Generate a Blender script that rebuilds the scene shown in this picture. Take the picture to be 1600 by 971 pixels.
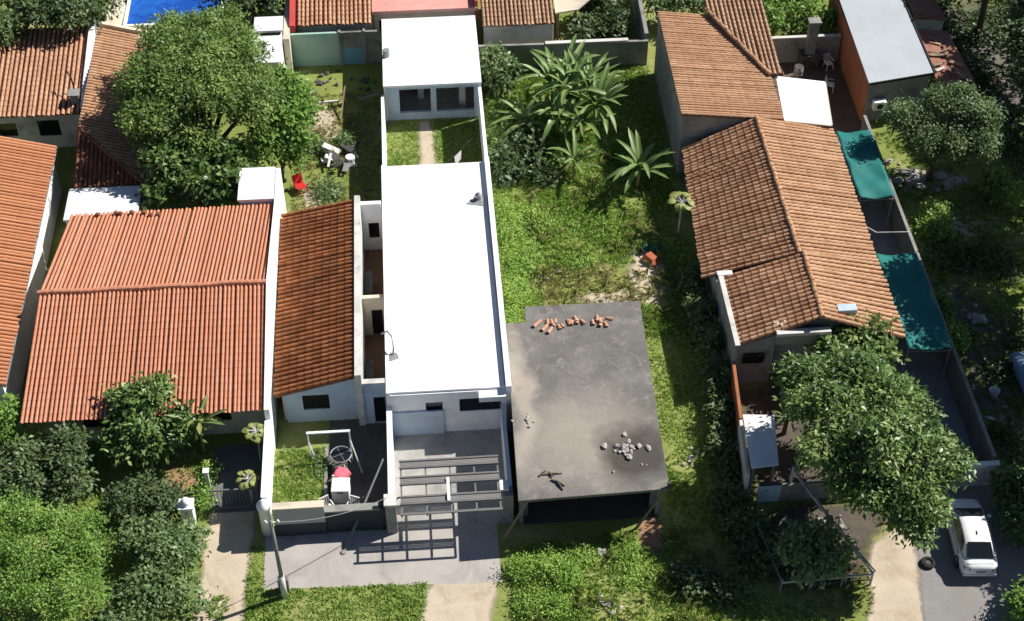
import bpy, bmesh, math, random
import numpy as np
from mathutils import Vector, Matrix, Euler

for o in list(bpy.data.objects):
    bpy.data.objects.remove(o)
S = bpy.context.scene
COL = S.collection
random.seed(7)
RNG = np.random.default_rng(7)

# ------------------------------------------------------------------ camera
YAW = math.radians(4.2)
CAM_H = 60.0
cam_d = bpy.data.cameras.new('camera')
cam_d.sensor_width = 36
cam_d.lens = 54
cam_d.clip_end = 2000
cam = bpy.data.objects.new('camera', cam_d)
COL.objects.link(cam)
cam.location = (-CAM_H * math.sin(YAW), -CAM_H * math.cos(YAW), CAM_H)
cam.rotation_euler = (math.radians(45), 0, -YAW)
S.camera = cam

# ------------------------------------------------------------------ light
SUN = Vector((0.97, 0.37, 1.0)).normalized()
world = bpy.data.worlds.new('World')
S.world = world
world.use_nodes = True
wn = world.node_tree
bg = wn.nodes['Background']
sky = wn.nodes.new('ShaderNodeTexSky')
sky.sky_type = 'NISHITA'
sky.sun_disc = False
sky.sun_elevation = math.asin(SUN.z)
sky.sun_rotation = math.atan2(SUN.x, SUN.y)
wn.links.new(sky.outputs[0], bg.inputs[0])
bg.inputs[1].default_value = 0.06
sky.air_density = 0.65
sky.dust_density = 0.3
sun_d = bpy.data.lights.new('sun', 'SUN')
sun_d.energy = 5.0
sun_d.angle = math.radians(0.5)
sun_d.color = (1.0, 0.95, 0.87)
sun = bpy.data.objects.new('sun', sun_d)
COL.objects.link(sun)
sun.rotation_euler = SUN.to_track_quat('Z', 'Y').to_euler()
sun.location = (0, 0, 80)
S.view_settings.view_transform = 'Standard'
S.view_settings.look = 'None'
S.view_settings.gamma = 1
S.view_settings.exposure = 0.5
S.view_settings.use_curve_mapping = False

# ------------------------------------------------------------------ materials
MATS = {}


class NT:
    """small wrapper round a node tree"""
    def __init__(self, name, rough=0.8, spec=0.3):
        m = bpy.data.materials.new(name)
        m.use_nodes = True
        self.m = m
        self.t = m.node_tree
        self.b = self.t.nodes['Principled BSDF']
        self.b.inputs['Roughness'].default_value = rough
        self.b.inputs['Specular IOR Level'].default_value = spec
        MATS[name] = m

    def n(self, typ, **kw):
        nd = self.t.nodes.new(typ)
        for k, v in kw.items():
            setattr(nd, k, v)
        return nd

    def l(self, a, b):
        self.t.links.new(a, b)

    def pos(self):
        return self.n('ShaderNodeNewGeometry').outputs['Position']

    def noise(self, scale, detail=4, vec=None, rough=0.6, dist=0.0):
        nd = self.n('ShaderNodeTexNoise')
        nd.inputs['Scale'].default_value = scale
        nd.inputs['Detail'].default_value = detail
        nd.inputs['Roughness'].default_value = rough
        nd.inputs['Distortion'].default_value = dist
        self.l(vec if vec is not None else self.pos(), nd.inputs['Vector'])
        return nd.outputs['Fac']

    def ramp(self, fac, stops):
        nd = self.n('ShaderNodeValToRGB')
        el = nd.color_ramp.elements
        while len(el) > 1:
            el.remove(el[-1])
        for i, (p, c) in enumerate(stops):
            e = el[0] if i == 0 else el.new(p)
            e.position = p
            e.color = tuple(c) + (1,) if len(c) == 3 else c
        self.l(fac, nd.inputs[0])
        return nd.outputs[0]

    def mix(self, fac, a, b, mode='MIX'):
        nd = self.n('ShaderNodeMix', data_type='RGBA', blend_type=mode)
        for sock, v in ((nd.inputs[0], fac), (nd.inputs[6], a), (nd.inputs[7], b)):
            if hasattr(v, 'is_output'):
                self.l(v, sock)
            elif isinstance(v, (tuple, list)):
                sock.default_value = tuple(v) + (1,)
            else:
                sock.default_value = v
        return nd.outputs[2]

    def math(self, op, a, b=0.0, clamp=False):
        nd = self.n('ShaderNodeMath', operation=op, use_clamp=clamp)
        for sock, v in ((nd.inputs[0], a), (nd.inputs[1], b)):
            if hasattr(v, 'is_output'):
                self.l(v, sock)
            else:
                sock.default_value = v
        return nd.outputs[0]

    def bump(self, h, strength=0.4, dist=0.03):
        nd = self.n('ShaderNodeBump')
        nd.inputs['Strength'].default_value = strength
        nd.inputs['Distance'].default_value = dist
        self.l(h, nd.inputs['Height'])
        self.l(nd.outputs[0], self.b.inputs['Normal'])

    def out(self, c):
        self.l(c, self.b.inputs['Base Color'])
        return self.m


def sc(c, k):
    return tuple(max(0, x * k) for x in c)


def M(name, col, rough=0.8, var=0.18, scale=1.2, dirt=None, dirt_amt=0.5, bump=0.0, spec=0.3, metal=0.0):
    """painted / plastered / cast surface: broad mottling, fine grain and optional grime"""
    if name in MATS:
        return MATS[name]
    t = NT(name, rough, spec)
    t.b.inputs['Metallic'].default_value = metal
    c = t.ramp(t.noise(scale, 6), [(0.3, sc(col, 1 - var)), (0.7, sc(col, 1 + var))])
    f = t.noise(scale * 14, 3)
    c = t.mix(0.35 * min(1, var * 4), c, t.ramp(f, [(0.35, sc(col, 0.75)), (0.65, sc(col, 1.15))]))
    if dirt:
        d = t.noise(scale * 0.8, 8, rough=0.7, dist=0.8)
        k = t.ramp(d, [(0.48, (0, 0, 0)), (0.68, (dirt_amt,) * 3)])
        c = t.mix(k, c, dirt)
    if bump:
        t.bump(t.noise(scale * 10, 5), bump, 0.03)
    return t.out(c)


def tile_mat(name, a, b, grime, grime_amt=0.5, tl=0.42, mid=None):
    """clay barrel tile: each tile its own tone, weathering in patches"""
    t = NT(name, 0.85, 0.2)
    tc = t.n('ShaderNodeTexCoord')
    sp = t.n('ShaderNodeSeparateXYZ')
    t.l(tc.outputs['Object'], sp.inputs[0])
    fl = t.math('FLOOR', t.math('DIVIDE', sp.outputs[1], tl))
    oi = t.n('ShaderNodeObjectInfo')
    cb = t.n('ShaderNodeCombineXYZ')
    t.l(fl, cb.inputs[0])
    t.l(t.math('MULTIPLY', oi.outputs['Random'], 91.7), cb.inputs[1])
    wn_ = t.n('ShaderNodeTexWhiteNoise', noise_dimensions='2D')
    t.l(cb.outputs[0], wn_.inputs['Vector'])
    stops = [(0.0, a), (1.0, b)] if mid is None else [(0.0, a), (0.5, mid), (1.0, b)]
    c = t.ramp(wn_.outputs['Value'], stops)
    c = t.mix(1.0, c, t.ramp(oi.outputs['Random'], [(0.0, (0.82, 0.8, 0.78)), (1.0, (1.0, 1.0, 1.0))]), 'MULTIPLY')
    g = t.noise(0.55, 8, rough=0.7, dist=0.6)
    c = t.mix(t.ramp(g, [(0.42, (0, 0, 0)), (0.72, (grime_amt,) * 3)]), c, grime)
    f = t.noise(9.0, 4)
    c = t.mix(t.ramp(f, [(0.5, (0, 0, 0)), (0.75, (grime_amt * 0.6,) * 3)]), c, sc(grime, 0.6))
    t.bump(t.noise(30, 3), 0.2, 0.01)
    return t.out(c)


def leaf_mat(name, dark, mid, light, trans=0.3, rough=0.5):
    t = NT(name, rough, 0.35)
    at = t.n('ShaderNodeAttribute', attribute_name='tint')
    c = t.ramp(at.outputs['Fac'], [(0.0, dark), (0.5, mid), (1.0, light)])
    t.out(c)
    tr = t.n('ShaderNodeBsdfTranslucent')
    t.l(t.mix(0.35, c, (0.25, 0.36, 0.06), 'MIX'), tr.inputs[0])
    ms = t.n('ShaderNodeMixShader')
    ms.inputs[0].default_value = trans
    t.l(t.b.outputs[0], ms.inputs[1])
    t.l(tr.outputs[0], ms.inputs[2])
    t.l(ms.outputs[0], t.t.nodes['Material Output'].inputs[0])
    return t.m


# plaster, concrete, paint
WHITE = M('white_plaster', (0.85, 0.855, 0.86), 0.8, 0.05, 0.7, dirt=(0.45, 0.42, 0.37), dirt_amt=0.35, bump=0.1)
ROOFWHITE = M('white_roof_coating', (0.82, 0.83, 0.84), 0.55, 0.02, 0.5, dirt=(0.55, 0.55, 0.55), dirt_amt=0.5)
SHEETWHITE = M('white_sheet', (0.72, 0.74, 0.76), 0.45, 0.05, 0.6, dirt=(0.5, 0.5, 0.5), dirt_amt=0.4)
SHEETGREY = M('pale_grey_sheet', (0.42, 0.46, 0.49), 0.45, 0.05, 0.5, dirt=(0.36, 0.38, 0.4), dirt_amt=0.5)
DIRTYWHITE = M('dirty_white_plaster', (0.6, 0.59, 0.56), 0.85, 0.12, 0.8, dirt=(0.22, 0.2, 0.17), dirt_amt=0.7, bump=0.2)
BLUEWHITE = M('pale_blue_plaster', (0.46, 0.56, 0.67), 0.85, 0.08, 0.8, dirt=(0.25, 0.25, 0.26), dirt_amt=0.4)
CREAM = M('cream_plaster', (0.62, 0.55, 0.44), 0.85, 0.1, 0.8, dirt=(0.3, 0.25, 0.18), dirt_amt=0.5)
GREYWALL = M('grey_cement_render', (0.27, 0.265, 0.25), 0.9, 0.15, 0.8, dirt=(0.1, 0.095, 0.085), dirt_amt=0.7, bump=0.3)
DARKWALL = M('dark_wall_tone', (0.045, 0.05, 0.06), 0.7, 0.2, 1.0)
REDWALL = M('red_painted_wall', (0.55, 0.07, 0.06), 0.75, 0.12, 0.8, dirt=(0.3, 0.07, 0.05), dirt_amt=0.5)
PINK = M('faded_pink_screed', (0.62, 0.3, 0.26), 0.85, 0.12, 0.35, dirt=(0.6, 0.48, 0.42), dirt_amt=0.9)
MINT = M('mint_paint', (0.33, 0.52, 0.46), 0.8, 0.1, 0.6, dirt=(0.5, 0.5, 0.46), dirt_amt=0.6)
BLUEPAINT = M('sky_blue_paint', (0.16, 0.36, 0.48), 0.8, 0.1, 0.8, dirt=(0.36, 0.36, 0.38), dirt_amt=0.6)
BRICKWALL = M('orange_brick_render', (0.36, 0.13, 0.065), 0.9, 0.2, 1.2, dirt=(0.2, 0.1, 0.07), dirt_amt=0.6, bump=0.3)
PAVE = M('pale_pavement_concrete', (0.40, 0.375, 0.35), 0.9, 0.1, 0.6, dirt=(0.27, 0.25, 0.23), dirt_amt=0.7, bump=0.15)
COURT = M('grey_court_floor', (0.36, 0.35, 0.335), 0.85, 0.12, 0.7, dirt=(0.16, 0.16, 0.16), dirt_amt=0.6, bump=0.1)
DRIVE = M('blue_grey_drive_concrete', (0.22, 0.24, 0.27), 0.8, 0.12, 0.5, dirt=(0.12, 0.13, 0.14), dirt_amt=0.6)
BROWNFLOOR = M('brown_earth_floor', (0.2, 0.12, 0.075), 0.9, 0.2, 0.9, dirt=(0.09, 0.07, 0.05), dirt_amt=0.6)
ASPHALT = M('asphalt', (0.24, 0.235, 0.23), 0.9, 0.15, 0.6, dirt=(0.24, 0.22, 0.19), dirt_amt=0.8, bump=0.2)
SAND = M('sandy_soil', (0.5, 0.425, 0.325), 0.95, 0.12, 0.7, dirt=(0.34, 0.27, 0.18), dirt_amt=0.8, bump=0.5)
GATEGREY = M('grey_gate_paint', (0.15, 0.15, 0.148), 0.6, 0.1, 1.5)
BLACKSTEEL = M('black_steel', (0.02, 0.02, 0.022), 0.5, 0.1, 2.0)
GALV = M('galvanised_steel', (0.32, 0.33, 0.34), 0.45, 0.15, 2.0, metal=0.3)
POLEGREY = M('weathered_pole', (0.2, 0.2, 0.2), 0.8, 0.2, 3.0)
WOOD = M('weathered_timber', (0.27, 0.2, 0.14), 0.9, 0.25, 4.0, dirt=(0.1, 0.08, 0.06), dirt_amt=0.6)
BARK = M('bark', (0.12, 0.09, 0.065), 0.95, 0.3, 5.0, bump=0.6)
STONE = M('rubble_stone', (0.4, 0.38, 0.35), 0.9, 0.25, 3.0, dirt=(0.2, 0.18, 0.16), dirt_amt=0.6, bump=0.4)
CLAYBIT = M('loose_clay_tile', (0.5, 0.27, 0.17), 0.85, 0.25, 6.0, dirt=(0.6, 0.45, 0.35), dirt_amt=0.6)
PLASTICW = M('white_plastic', (0.75, 0.75, 0.74), 0.4, 0.04, 2.0)
PINKCLOTH = M('pink_cloth', (0.55, 0.13, 0.18), 0.9, 0.15, 3.0)
REDPLASTIC = M('red_plastic', (0.55, 0.03, 0.03), 0.45, 0.1, 3.0)
DARKJUNK = M('dark_scrap', (0.06, 0.06, 0.06), 0.7, 0.4, 3.0, dirt=(0.2, 0.19, 0.18), dirt_amt=0.5)
BLUETARP = M('blue_pool_liner', (0.01, 0.07, 0.36), 0.4, 0.3, 0.9, dirt=(0.03, 0.2, 0.6), dirt_amt=0.6)
TEALCLOTH = M('teal_shade_cloth', (0.01, 0.16, 0.145), 0.7, 0.12, 0.8, dirt=(0.02, 0.13, 0.14), dirt_amt=0.7)
TERRAFLOOR = M('reddish_brown_roof_sheet', (0.3, 0.13, 0.09), 0.85, 0.2, 1.0, dirt=(0.35, 0.22, 0.17), dirt_amt=0.7)
CHANNEL = M('tile_channel_clay', (0.13, 0.06, 0.04), 0.95, 0.25, 2.0)

T_SALMON = tile_mat('salmon_clay_tile', (0.54, 0.235, 0.145), (0.60, 0.28, 0.185), (0.54, 0.205, 0.09), 0.5)
T_ORANGE = tile_mat('orange_clay_tile', (0.55, 0.25, 0.125), (0.60, 0.285, 0.15), (0.48, 0.2, 0.1), 0.4)
T_BROWN = tile_mat('brown_clay_tile', (0.24, 0.085, 0.03), (0.42, 0.17, 0.07), (0.12, 0.055, 0.025), 0.75)
T_TAN = tile_mat('tan_clay_tile', (0.5, 0.27, 0.16), (0.6, 0.36, 0.23), (0.3, 0.14, 0.09), 0.5)
T_OLD = tile_mat('old_weathered_tile', (0.44, 0.23, 0.13), (0.7, 0.45, 0.28), (0.22, 0.13, 0.075), 0.6, mid=(0.57, 0.33, 0.19))
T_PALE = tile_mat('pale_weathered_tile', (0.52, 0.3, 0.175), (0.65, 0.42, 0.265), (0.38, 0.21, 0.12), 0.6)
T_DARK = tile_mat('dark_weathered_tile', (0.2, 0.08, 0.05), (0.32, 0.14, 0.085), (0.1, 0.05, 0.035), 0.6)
T_STRAW = tile_mat('straw_clay_tile', (0.42, 0.27, 0.17), (0.56, 0.38, 0.25), (0.25, 0.15, 0.1), 0.5)

L_MANGO = leaf_mat('mango_foliage', (0.045, 0.09, 0.022), (0.15, 0.25, 0.06), (0.3, 0.42, 0.12))
L_BRIGHT = leaf_mat('bright_foliage', (0.050, 0.109, 0.018), (0.168, 0.312, 0.053), (0.299, 0.441, 0.106))
L_DARK = leaf_mat('dark_foliage', (0.03, 0.06, 0.025), (0.07, 0.12, 0.045), (0.14, 0.2, 0.08), 0.2)
L_DARKMID = leaf_mat('cool_green_foliage', (0.04, 0.085, 0.035), (0.1, 0.175, 0.065), (0.22, 0.31, 0.12), 0.25)
L_BROAD = leaf_mat('broad_glossy_foliage', (0.037, 0.079, 0.024), (0.122, 0.214, 0.060), (0.275, 0.375, 0.128), 0.25, 0.4)
L_GREY = leaf_mat('grey_green_foliage', (0.046, 0.086, 0.029), (0.154, 0.242, 0.088), (0.299, 0.393, 0.186))
L_PALE = leaf_mat('pale_yellow_foliage', (0.12, 0.16, 0.04), (0.3, 0.34, 0.1), (0.5, 0.52, 0.24))
L_BANANA = leaf_mat('banana_foliage', (0.07, 0.14, 0.035), (0.17, 0.27, 0.08), (0.36, 0.44, 0.2), 0.3, 0.4)
L_GRASS = leaf_mat('grass_blades', (0.130, 0.236, 0.037), (0.270, 0.425, 0.079), (0.497, 0.590, 0.189), 0.25, 0.7)
L_DRY = leaf_mat('dry_grass_blades', (0.17, 0.19, 0.05), (0.36, 0.35, 0.14), (0.6, 0.52, 0.3), 0.25, 0.8)
L_WEED = leaf_mat('weed_foliage', (0.108, 0.217, 0.030), (0.259, 0.433, 0.070), (0.454, 0.604, 0.150))


def glass_mat():
    t = NT('window_glass', 0.08, 0.5)
    t.b.inputs['Base Color'].default_value = (0.012, 0.015, 0.018, 1)
    return t.m


GLASS = glass_mat()


def carpaint():
    t = NT('white_car_paint', 0.25, 0.5)
    t.b.inputs['Coat Weight'].default_value = 0.6
    return t.out(t.ramp(t.noise(2.0, 3), [(0.3, (0.74, 0.75, 0.76)), (0.7, (0.8, 0.81, 0.82))]))


CARWHITE = carpaint()
RUBBER = M('tyre_rubber', (0.02, 0.02, 0.02), 0.85, 0.15, 6)
ALLOY = M('alloy_rim', (0.4, 0.4, 0.42), 0.35, 0.08, 6, metal=0.8)
REDLAMP = M('red_lamp', (0.12, 0.008, 0.008), 0.2, 0.05, 5)
CLEARLAMP = M('clear_lamp', (0.6, 0.62, 0.65), 0.15, 0.05, 5)


def slab_mat():
    t = NT('stained_concrete_slab', 0.92, 0.2)
    p = t.pos()
    w = t.n('ShaderNodeTexNoise')
    w.inputs['Scale'].default_value = 0.5
    w.inputs['Detail'].default_value = 6
    t.l(p, w.inputs['Vector'])
    va = t.n('ShaderNodeVectorMath', operation='MULTIPLY_ADD')
    t.l(w.outputs['Color'], va.inputs[0])
    va.inputs[1].default_value = (2.6, 2.6, 0)
    t.l(p, va.inputs[2])

    def blob(cx, cy, sx, sy, lo, hi):
        s1 = t.n('ShaderNodeVectorMath', operation='SUBTRACT')
        t.l(va.outputs[0], s1.inputs[0])
        s1.inputs[1].default_value = (cx + 1.3, cy + 1.3, 0)
        s2 = t.n('ShaderNodeVectorMath', operation='MULTIPLY')
        t.l(s1.outputs[0], s2.inputs[0])
        s2.inputs[1].default_value = (1 / sx, 1 / sy, 0)
        s3 = t.n('ShaderNodeVectorMath', operation='LENGTH')
        t.l(s2.outputs[0], s3.inputs[0])
        mr = t.n('ShaderNodeMapRange')
        mr.inputs['From Min'].default_value = lo
        mr.inputs['From Max'].default_value = hi
        mr.inputs['To Min'].default_value = 1
        mr.inputs['To Max'].default_value = 0
        t.l(s3.outputs['Value'], mr.inputs['Value'])
        return mr.outputs[0]
    c = t.ramp(t.noise(0.55, 9, rough=0.7), [(0.3, (0.12, 0.114, 0.107)), (0.5, (0.16, 0.152, 0.143)), (0.7, (0.215, 0.205, 0.193))])
    c = t.mix(t.ramp(t.noise(1.3, 9, rough=0.75, dist=1.0), [(0.52, (0, 0, 0)), (0.68, (0.75,) * 3)]), c, (0.3, 0.282, 0.258))
    c = t.mix(t.math('MULTIPLY', blob(2.6, -12.0, 3.6, 3.4, 0.35, 1.15), 0.7), c, (0.36, 0.32, 0.27))
    c = t.mix(t.math('MULTIPLY', blob(-0.2, -9.5, 0.7, 5.5, 0.4, 1.2), 0.7), c, (0.42, 0.37, 0.31))
    c = t.mix(t.math('MULTIPLY', blob(4.9, -13.1, 2.0, 2.1, 0.55, 1.1), 0.92), c, (0.062, 0.056, 0.05))
    c = t.mix(t.ramp(t.noise(7, 6, rough=0.7), [(0.55, (0, 0, 0)), (0.75, (0.35,) * 3)]), c, (0.07, 0.065, 0.06))
    t.bump(t.noise(5, 6), 0.4, 0.03)
    return t.out(c)


SLAB = slab_mat()


def ground_mat():
    t = NT('ground_soil_and_turf', 0.95, 0.1)
    c = t.ramp(t.noise(0.22, 8, rough=0.65), [(0.35, (0.15, 0.2, 0.045)), (0.52, (0.23, 0.27, 0.08)), (0.64, (0.34, 0.32, 0.14)), (0.75, (0.44, 0.36, 0.21))])
    c = t.mix(t.ramp(t.noise(2.2, 8, rough=0.75), [(0.45, (0, 0, 0)), (0.7, (0.7,) * 3)]), c, (0.13, 0.17, 0.04))
    t.bump(t.noise(6, 6), 0.6, 0.05)
    return t.out(c)


GROUND = ground_mat()

# ------------------------------------------------------------------ mesh tools
ORG = {}


class MB:
    def __init__(self):
        self.v = []
        self.f = []

    def add(self, vs, fs):
        n = len(self.v)
        self.v += [tuple(p) for p in vs]
        self.f += [tuple(i + n for i in f) for f in fs]
        return self

    def box(self, x0, x1, y0, y1, z0, z1):
        vs = [(x, y, z) for z in (z0, z1) for y in (y0, y1) for x in (x0, x1)]
        return self.add(vs, [(0, 2, 3, 1), (4, 5, 7, 6), (0, 1, 5, 4), (2, 6, 7, 3), (0, 4, 6, 2), (1, 3, 7, 5)])

    def bar(self, a, b, w, h=None, up=(0, 0, 1)):
        h = h or w
        a, b = Vector(a), Vector(b)
        d = (b - a).normalized()
        u = Vector(up)
        if abs(d.dot(u)) > 0.95:
            u = Vector((1, 0, 0))
        r = d.cross(u).normalized()
        u = r.cross(d).normalized()
        vs = []
        for p in (a, b):
            for sx, sz in ((-1, -1), (1, -1), (1, 1), (-1, 1)):
                vs.append(p + r * (sx * w / 2) + u * (sz * h / 2))
        return self.add(vs, [(3, 2, 1, 0), (4, 5, 6, 7), (0, 1, 5, 4), (1, 2, 6, 5), (2, 3, 7, 6), (3, 0, 4, 7)])

    def prism(self, poly, z0, z1):
        n = len(poly)
        vs = [(x, y, z0) for x, y in poly] + [(x, y, z1) for x, y in poly]
        fs = [tuple(range(n - 1, -1, -1)), tuple(range(n, 2 * n))]
        fs += [(i, (i + 1) % n, n + (i + 1) % n, n + i) for i in range(n)]
        return self.add(vs, fs)

    def sheet(self, pts, t):
        """3-D polygon thickened downwards by t"""
        n = len(pts)
        vs = [tuple(p) for p in pts] + [(p[0], p[1], p[2] - t) for p in pts]
        fs = [tuple(range(n)), tuple(range(2 * n - 1, n - 1, -1))]
        fs += [((i + 1) % n, i, n + i, n + (i + 1) % n) for i in range(n)]
        return self.add(vs, fs)

    def slabv(self, pts, vec):
        """planar polygon extruded along a vector"""
        n = len(pts)
        vec = Vector(vec)
        vs = [tuple(p) for p in pts] + [tuple(Vector(p) + vec) for p in pts]
        fs = [tuple(range(n)), tuple(range(2 * n - 1, n - 1, -1))]
        fs += [((i + 1) % n, i, n + i, n + (i + 1) % n) for i in range(n)]
        return self.add(vs, fs)

    def tube(self, pts, rad, n=8):
        pts = [Vector(p) for p in pts]
        if not isinstance(rad, (list, tuple)):
            rad = [rad] * len(pts)
        vs, fs = [], []
        for i, p in enumerate(pts):
            d = (pts[min(i + 1, len(pts) - 1)] - pts[max(i - 1, 0)]).normalized()
            u = Vector((0, 0, 1)) if abs(d.z) < 0.9 else Vector((1, 0, 0))
            r = d.cross(u).normalized()
            u = r.cross(d)
            for k in range(n):
                a = 2 * math.pi * k / n
                vs.append(p + r * (math.cos(a) * rad[i]) + u * (math.sin(a) * rad[i]))
        for i in range(len(pts) - 1):
            for k in range(n):
                fs.append((i * n + k, i * n + (k + 1) % n, (i + 1) * n + (k + 1) % n, (i + 1) * n + k))
        fs.append(tuple(range(n - 1, -1, -1)))
        fs.append(tuple(range((len(pts) - 1) * n, len(pts) * n)))
        return self.add(vs, fs)

    def lathe(self, c, prof, n=16):
        vs, fs = [], []
        for r, z in prof:
            for k in range(n):
                a = 2 * math.pi * k / n
                vs.append((c[0] + r * math.cos(a), c[1] + r * math.sin(a), c[2] + z))
        m = len(prof)
        for i in range(m - 1):
            for k in range(n):
                fs.append((i * n + k, i * n + (k + 1) % n, (i + 1) * n + (k + 1) % n, (i + 1) * n + k))
        fs.append(tuple(range(n - 1, -1, -1)))
        fs.append(tuple(range((m - 1) * n, m * n)))
        return self.add(vs, fs)

    def mesh(self, name, org=(0, 0, 0), smooth=False):
        me = bpy.data.meshes.new(name)
        ox, oy, oz = org
        me.from_pydata([(x - ox, y - oy, z - oz) for x, y, z in self.v], [], self.f)
        if smooth:
            me.polygons.foreach_set('use_smooth', [True] * len(me.polygons))
        me.update()
        return me

    def build(self, name, mat, parent=None, smooth=False, bevel=0.0, local=False):
        if parent is None:
            xs = [p[0] for p in self.v]
            ys = [p[1] for p in self.v]
            org = ((min(xs) + max(xs)) / 2, (min(ys) + max(ys)) / 2, min(p[2] for p in self.v))
        else:
            org = (0, 0, 0) if local else ORG[parent.name]
        me = self.mesh(name, org, smooth)
        me.materials.append(mat)
        o = bpy.data.objects.new(name, me)
        COL.objects.link(o)
        if parent is None:
            o.location = org
        else:
            o.parent = parent
        ORG[o.name] = org
        if bevel:
            b = o.modifiers.new('bevel', 'BEVEL')
            b.width = bevel
            b.segments = 2
            b.limit_method = 'ANGLE'
        return o


def tag(o, label=None, cat=None, group=None, kind=None):
    if label:
        o['label'] = label
    if cat:
        o['category'] = cat
    if group:
        o['group'] = group
    if kind:
        o['kind'] = kind
    return o


def thing(name, label, cat, loc=(0, 0, 0), group=None, rz=0.0):
    o = bpy.data.objects.new(name, None)
    COL.objects.link(o)
    o.empty_display_size = 0.3
    o.location = loc
    o.rotation_euler = (0, 0, rz)
    ORG[o.name] = tuple(loc)
    return tag(o, label, cat, group)


def struct(name, mb, mat):
    o = mb.build(name, mat)
    o['kind'] = 'structure'
    return o


def wall_cells(a, b, z0, z1, t, holes=()):
    """vertical wall from a to b (2-D), thickness t, with rectangular holes (u0,u1,v0,v1) in metres along/up"""
    mb = MB()
    a, b = Vector(a), Vector(b)
    L = (b - a).length
    d = (b - a) / L
    nrm = Vector((-d.y, d.x))
    us = sorted(set([0.0, L] + [u for h in holes for u in h[:2]]))

    def cell(u0, u1, w0, w1):
        p = [a + d * u0 - nrm * t / 2, a + d * u1 - nrm * t / 2, a + d * u1 + nrm * t / 2, a + d * u0 + nrm * t / 2]
        mb.prism([(q.x, q.y) for q in p], w0, w1)
    for u0, u1 in zip(us[:-1], us[1:]):
        hs = sorted([h for h in holes if h[0] <= u0 + 1e-6 and h[1] >= u1 - 1e-6], key=lambda h: h[2])
        z = z0
        for h in hs:
            if h[2] > z:
                cell(u0, u1, z, h[2])
            z = h[3]
        if z < z1:
            cell(u0, u1, z, z1)
    return mb


def wall(parent, mat, a, b, z0, z1, t=0.2, holes=(), name='wall', window=True, frame=None):
    o = wall_cells(a, b, z0, z1, t, holes).build(name, mat, parent)
    if window:
        a2, b2 = Vector(a), Vector(b)
        d = (b2 - a2).normalized()
        for h in holes:
            fr = frame or BLACKSTEEL
            p0 = a2 + d * h[0]
            p1 = a2 + d * h[1]
            mb = MB()
            e = 0.05
            for q0, q1 in (((p0, h[2] + e / 2), (p1, h[2] + e / 2)), ((p0, h[3] - e / 2), (p1, h[3] - e / 2))):
                mb.bar((q0[0].x, q0[0].y, q0[1]), (q1[0].x, q1[0].y, q1[1]), 0.06, e)
            nm = max(1, int((h[1] - h[0]) / 0.7))
            for k in range(nm + 1):
                q = p0 + (p1 - p0) * (k / nm)
                q = q + d * (e / 2 if k == 0 else (-e / 2 if k == nm else 0))
                mb.bar((q.x, q.y, h[2] + e), (q.x, q.y, h[3] - e), e, 0.06)
            w = mb.build('window', fr, parent)
            g = wall_cells((p0.x, p0.y), (p1.x, p1.y), h[2] + 0.01, h[3] - 0.01, 0.012).build('pane', GLASS, w)
    return o


# ---- tiled roofs: every rib of barrel tiles is a piece of its own
ROWS = {}


def row_mesh(L, w, mat, step=0.014):
    n = max(1, round(L / 0.42))
    key = (n, round(w, 3), mat.name, step)
    if key in ROWS:
        return ROWS[key]
    tl = 0.42
    mb = MB()
    K = 6
    for k in range(n):
        y0, y1 = k * tl, (k + 1) * tl + 0.03
        vs, fs = [], []
        for y, r, dz in ((y0, 0.34 * w, 0.0), (y1, 0.36 * w + step, step), (y1, 0.33 * w, 0.0)):
            for j in range(K + 1):
                a = math.pi * j / K
                vs.append((r * math.cos(a), y, -0.02 + dz + 1.15 * r * math.sin(a)))
        for i in range(2):
            for j in range(K):
                fs.append((i * (K + 1) + j, i * (K + 1) + j + 1, (i + 1) * (K + 1) + j + 1, (i + 1) * (K + 1) + j))
        mb.add(vs, fs)
    me = mb.mesh('tile_row', smooth=False)
    me.materials.append(mat)
    ROWS[key] = (me, n * tl)
    return ROWS[key]


def tile_roof(parent, a, b, c, d, n, mat, clip=None, name='roof', wf=1.0, sheet=None, step=0.014):
    """a-b is the high edge, d-c the low edge (a over d, b over c); n ribs run from high to low"""
    a, b, c, d = [Vector(p) for p in (a, b, c, d)]
    pts = sheet or [d, c, b, a]
    pts = [Vector(p) for p in pts]
    nn = (pts[1] - pts[0]).cross(pts[2] - pts[0])
    if nn.z < 0:
        pts.reverse()
    roof = MB().sheet(pts, 0.07).build(name, CHANNEL, parent)
    W = Vector(ORG[parent.name])
    wid = ((b - a).length + (c - d).length) / 2 / n
    for i in range(n):
        t = (i + 0.5) / n
        p, q = a.lerp(b, t), d.lerp(c, t)
        if clip:
            k0, k1 = clip(t)
            if k1 - k0 < 0.04:
                continue
            p, q = p.lerp(q, k0), p.lerp(q, k1)
        L = (q - p).length + 0.05 + random.uniform(-0.05, 0.05)
        me, ml = row_mesh(L, wid * wf, mat, step)
        y = (q - p).normalized()
        x = (b - a).normalized()
        z = x.cross(y).normalized()
        if z.z < 0:
            x = -x
            z = x.cross(y).normalized()
        x = y.cross(z).normalized()
        o = bpy.data.objects.new('tile_row', me)
        COL.objects.link(o)
        o.parent = roof
        j = p + z * (0.02 + random.uniform(-0.014, 0.014)) + x * random.uniform(-0.018, 0.018) - W
        rot = Matrix((x, y, z)).transposed().to_4x4()
        o.matrix_basis = Matrix.Translation(j) @ rot @ Matrix.Diagonal((1, L / ml, 1, 1))
        o.rotation_euler.rotate_axis('Z', random.uniform(-0.003, 0.003))
    return roof


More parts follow.
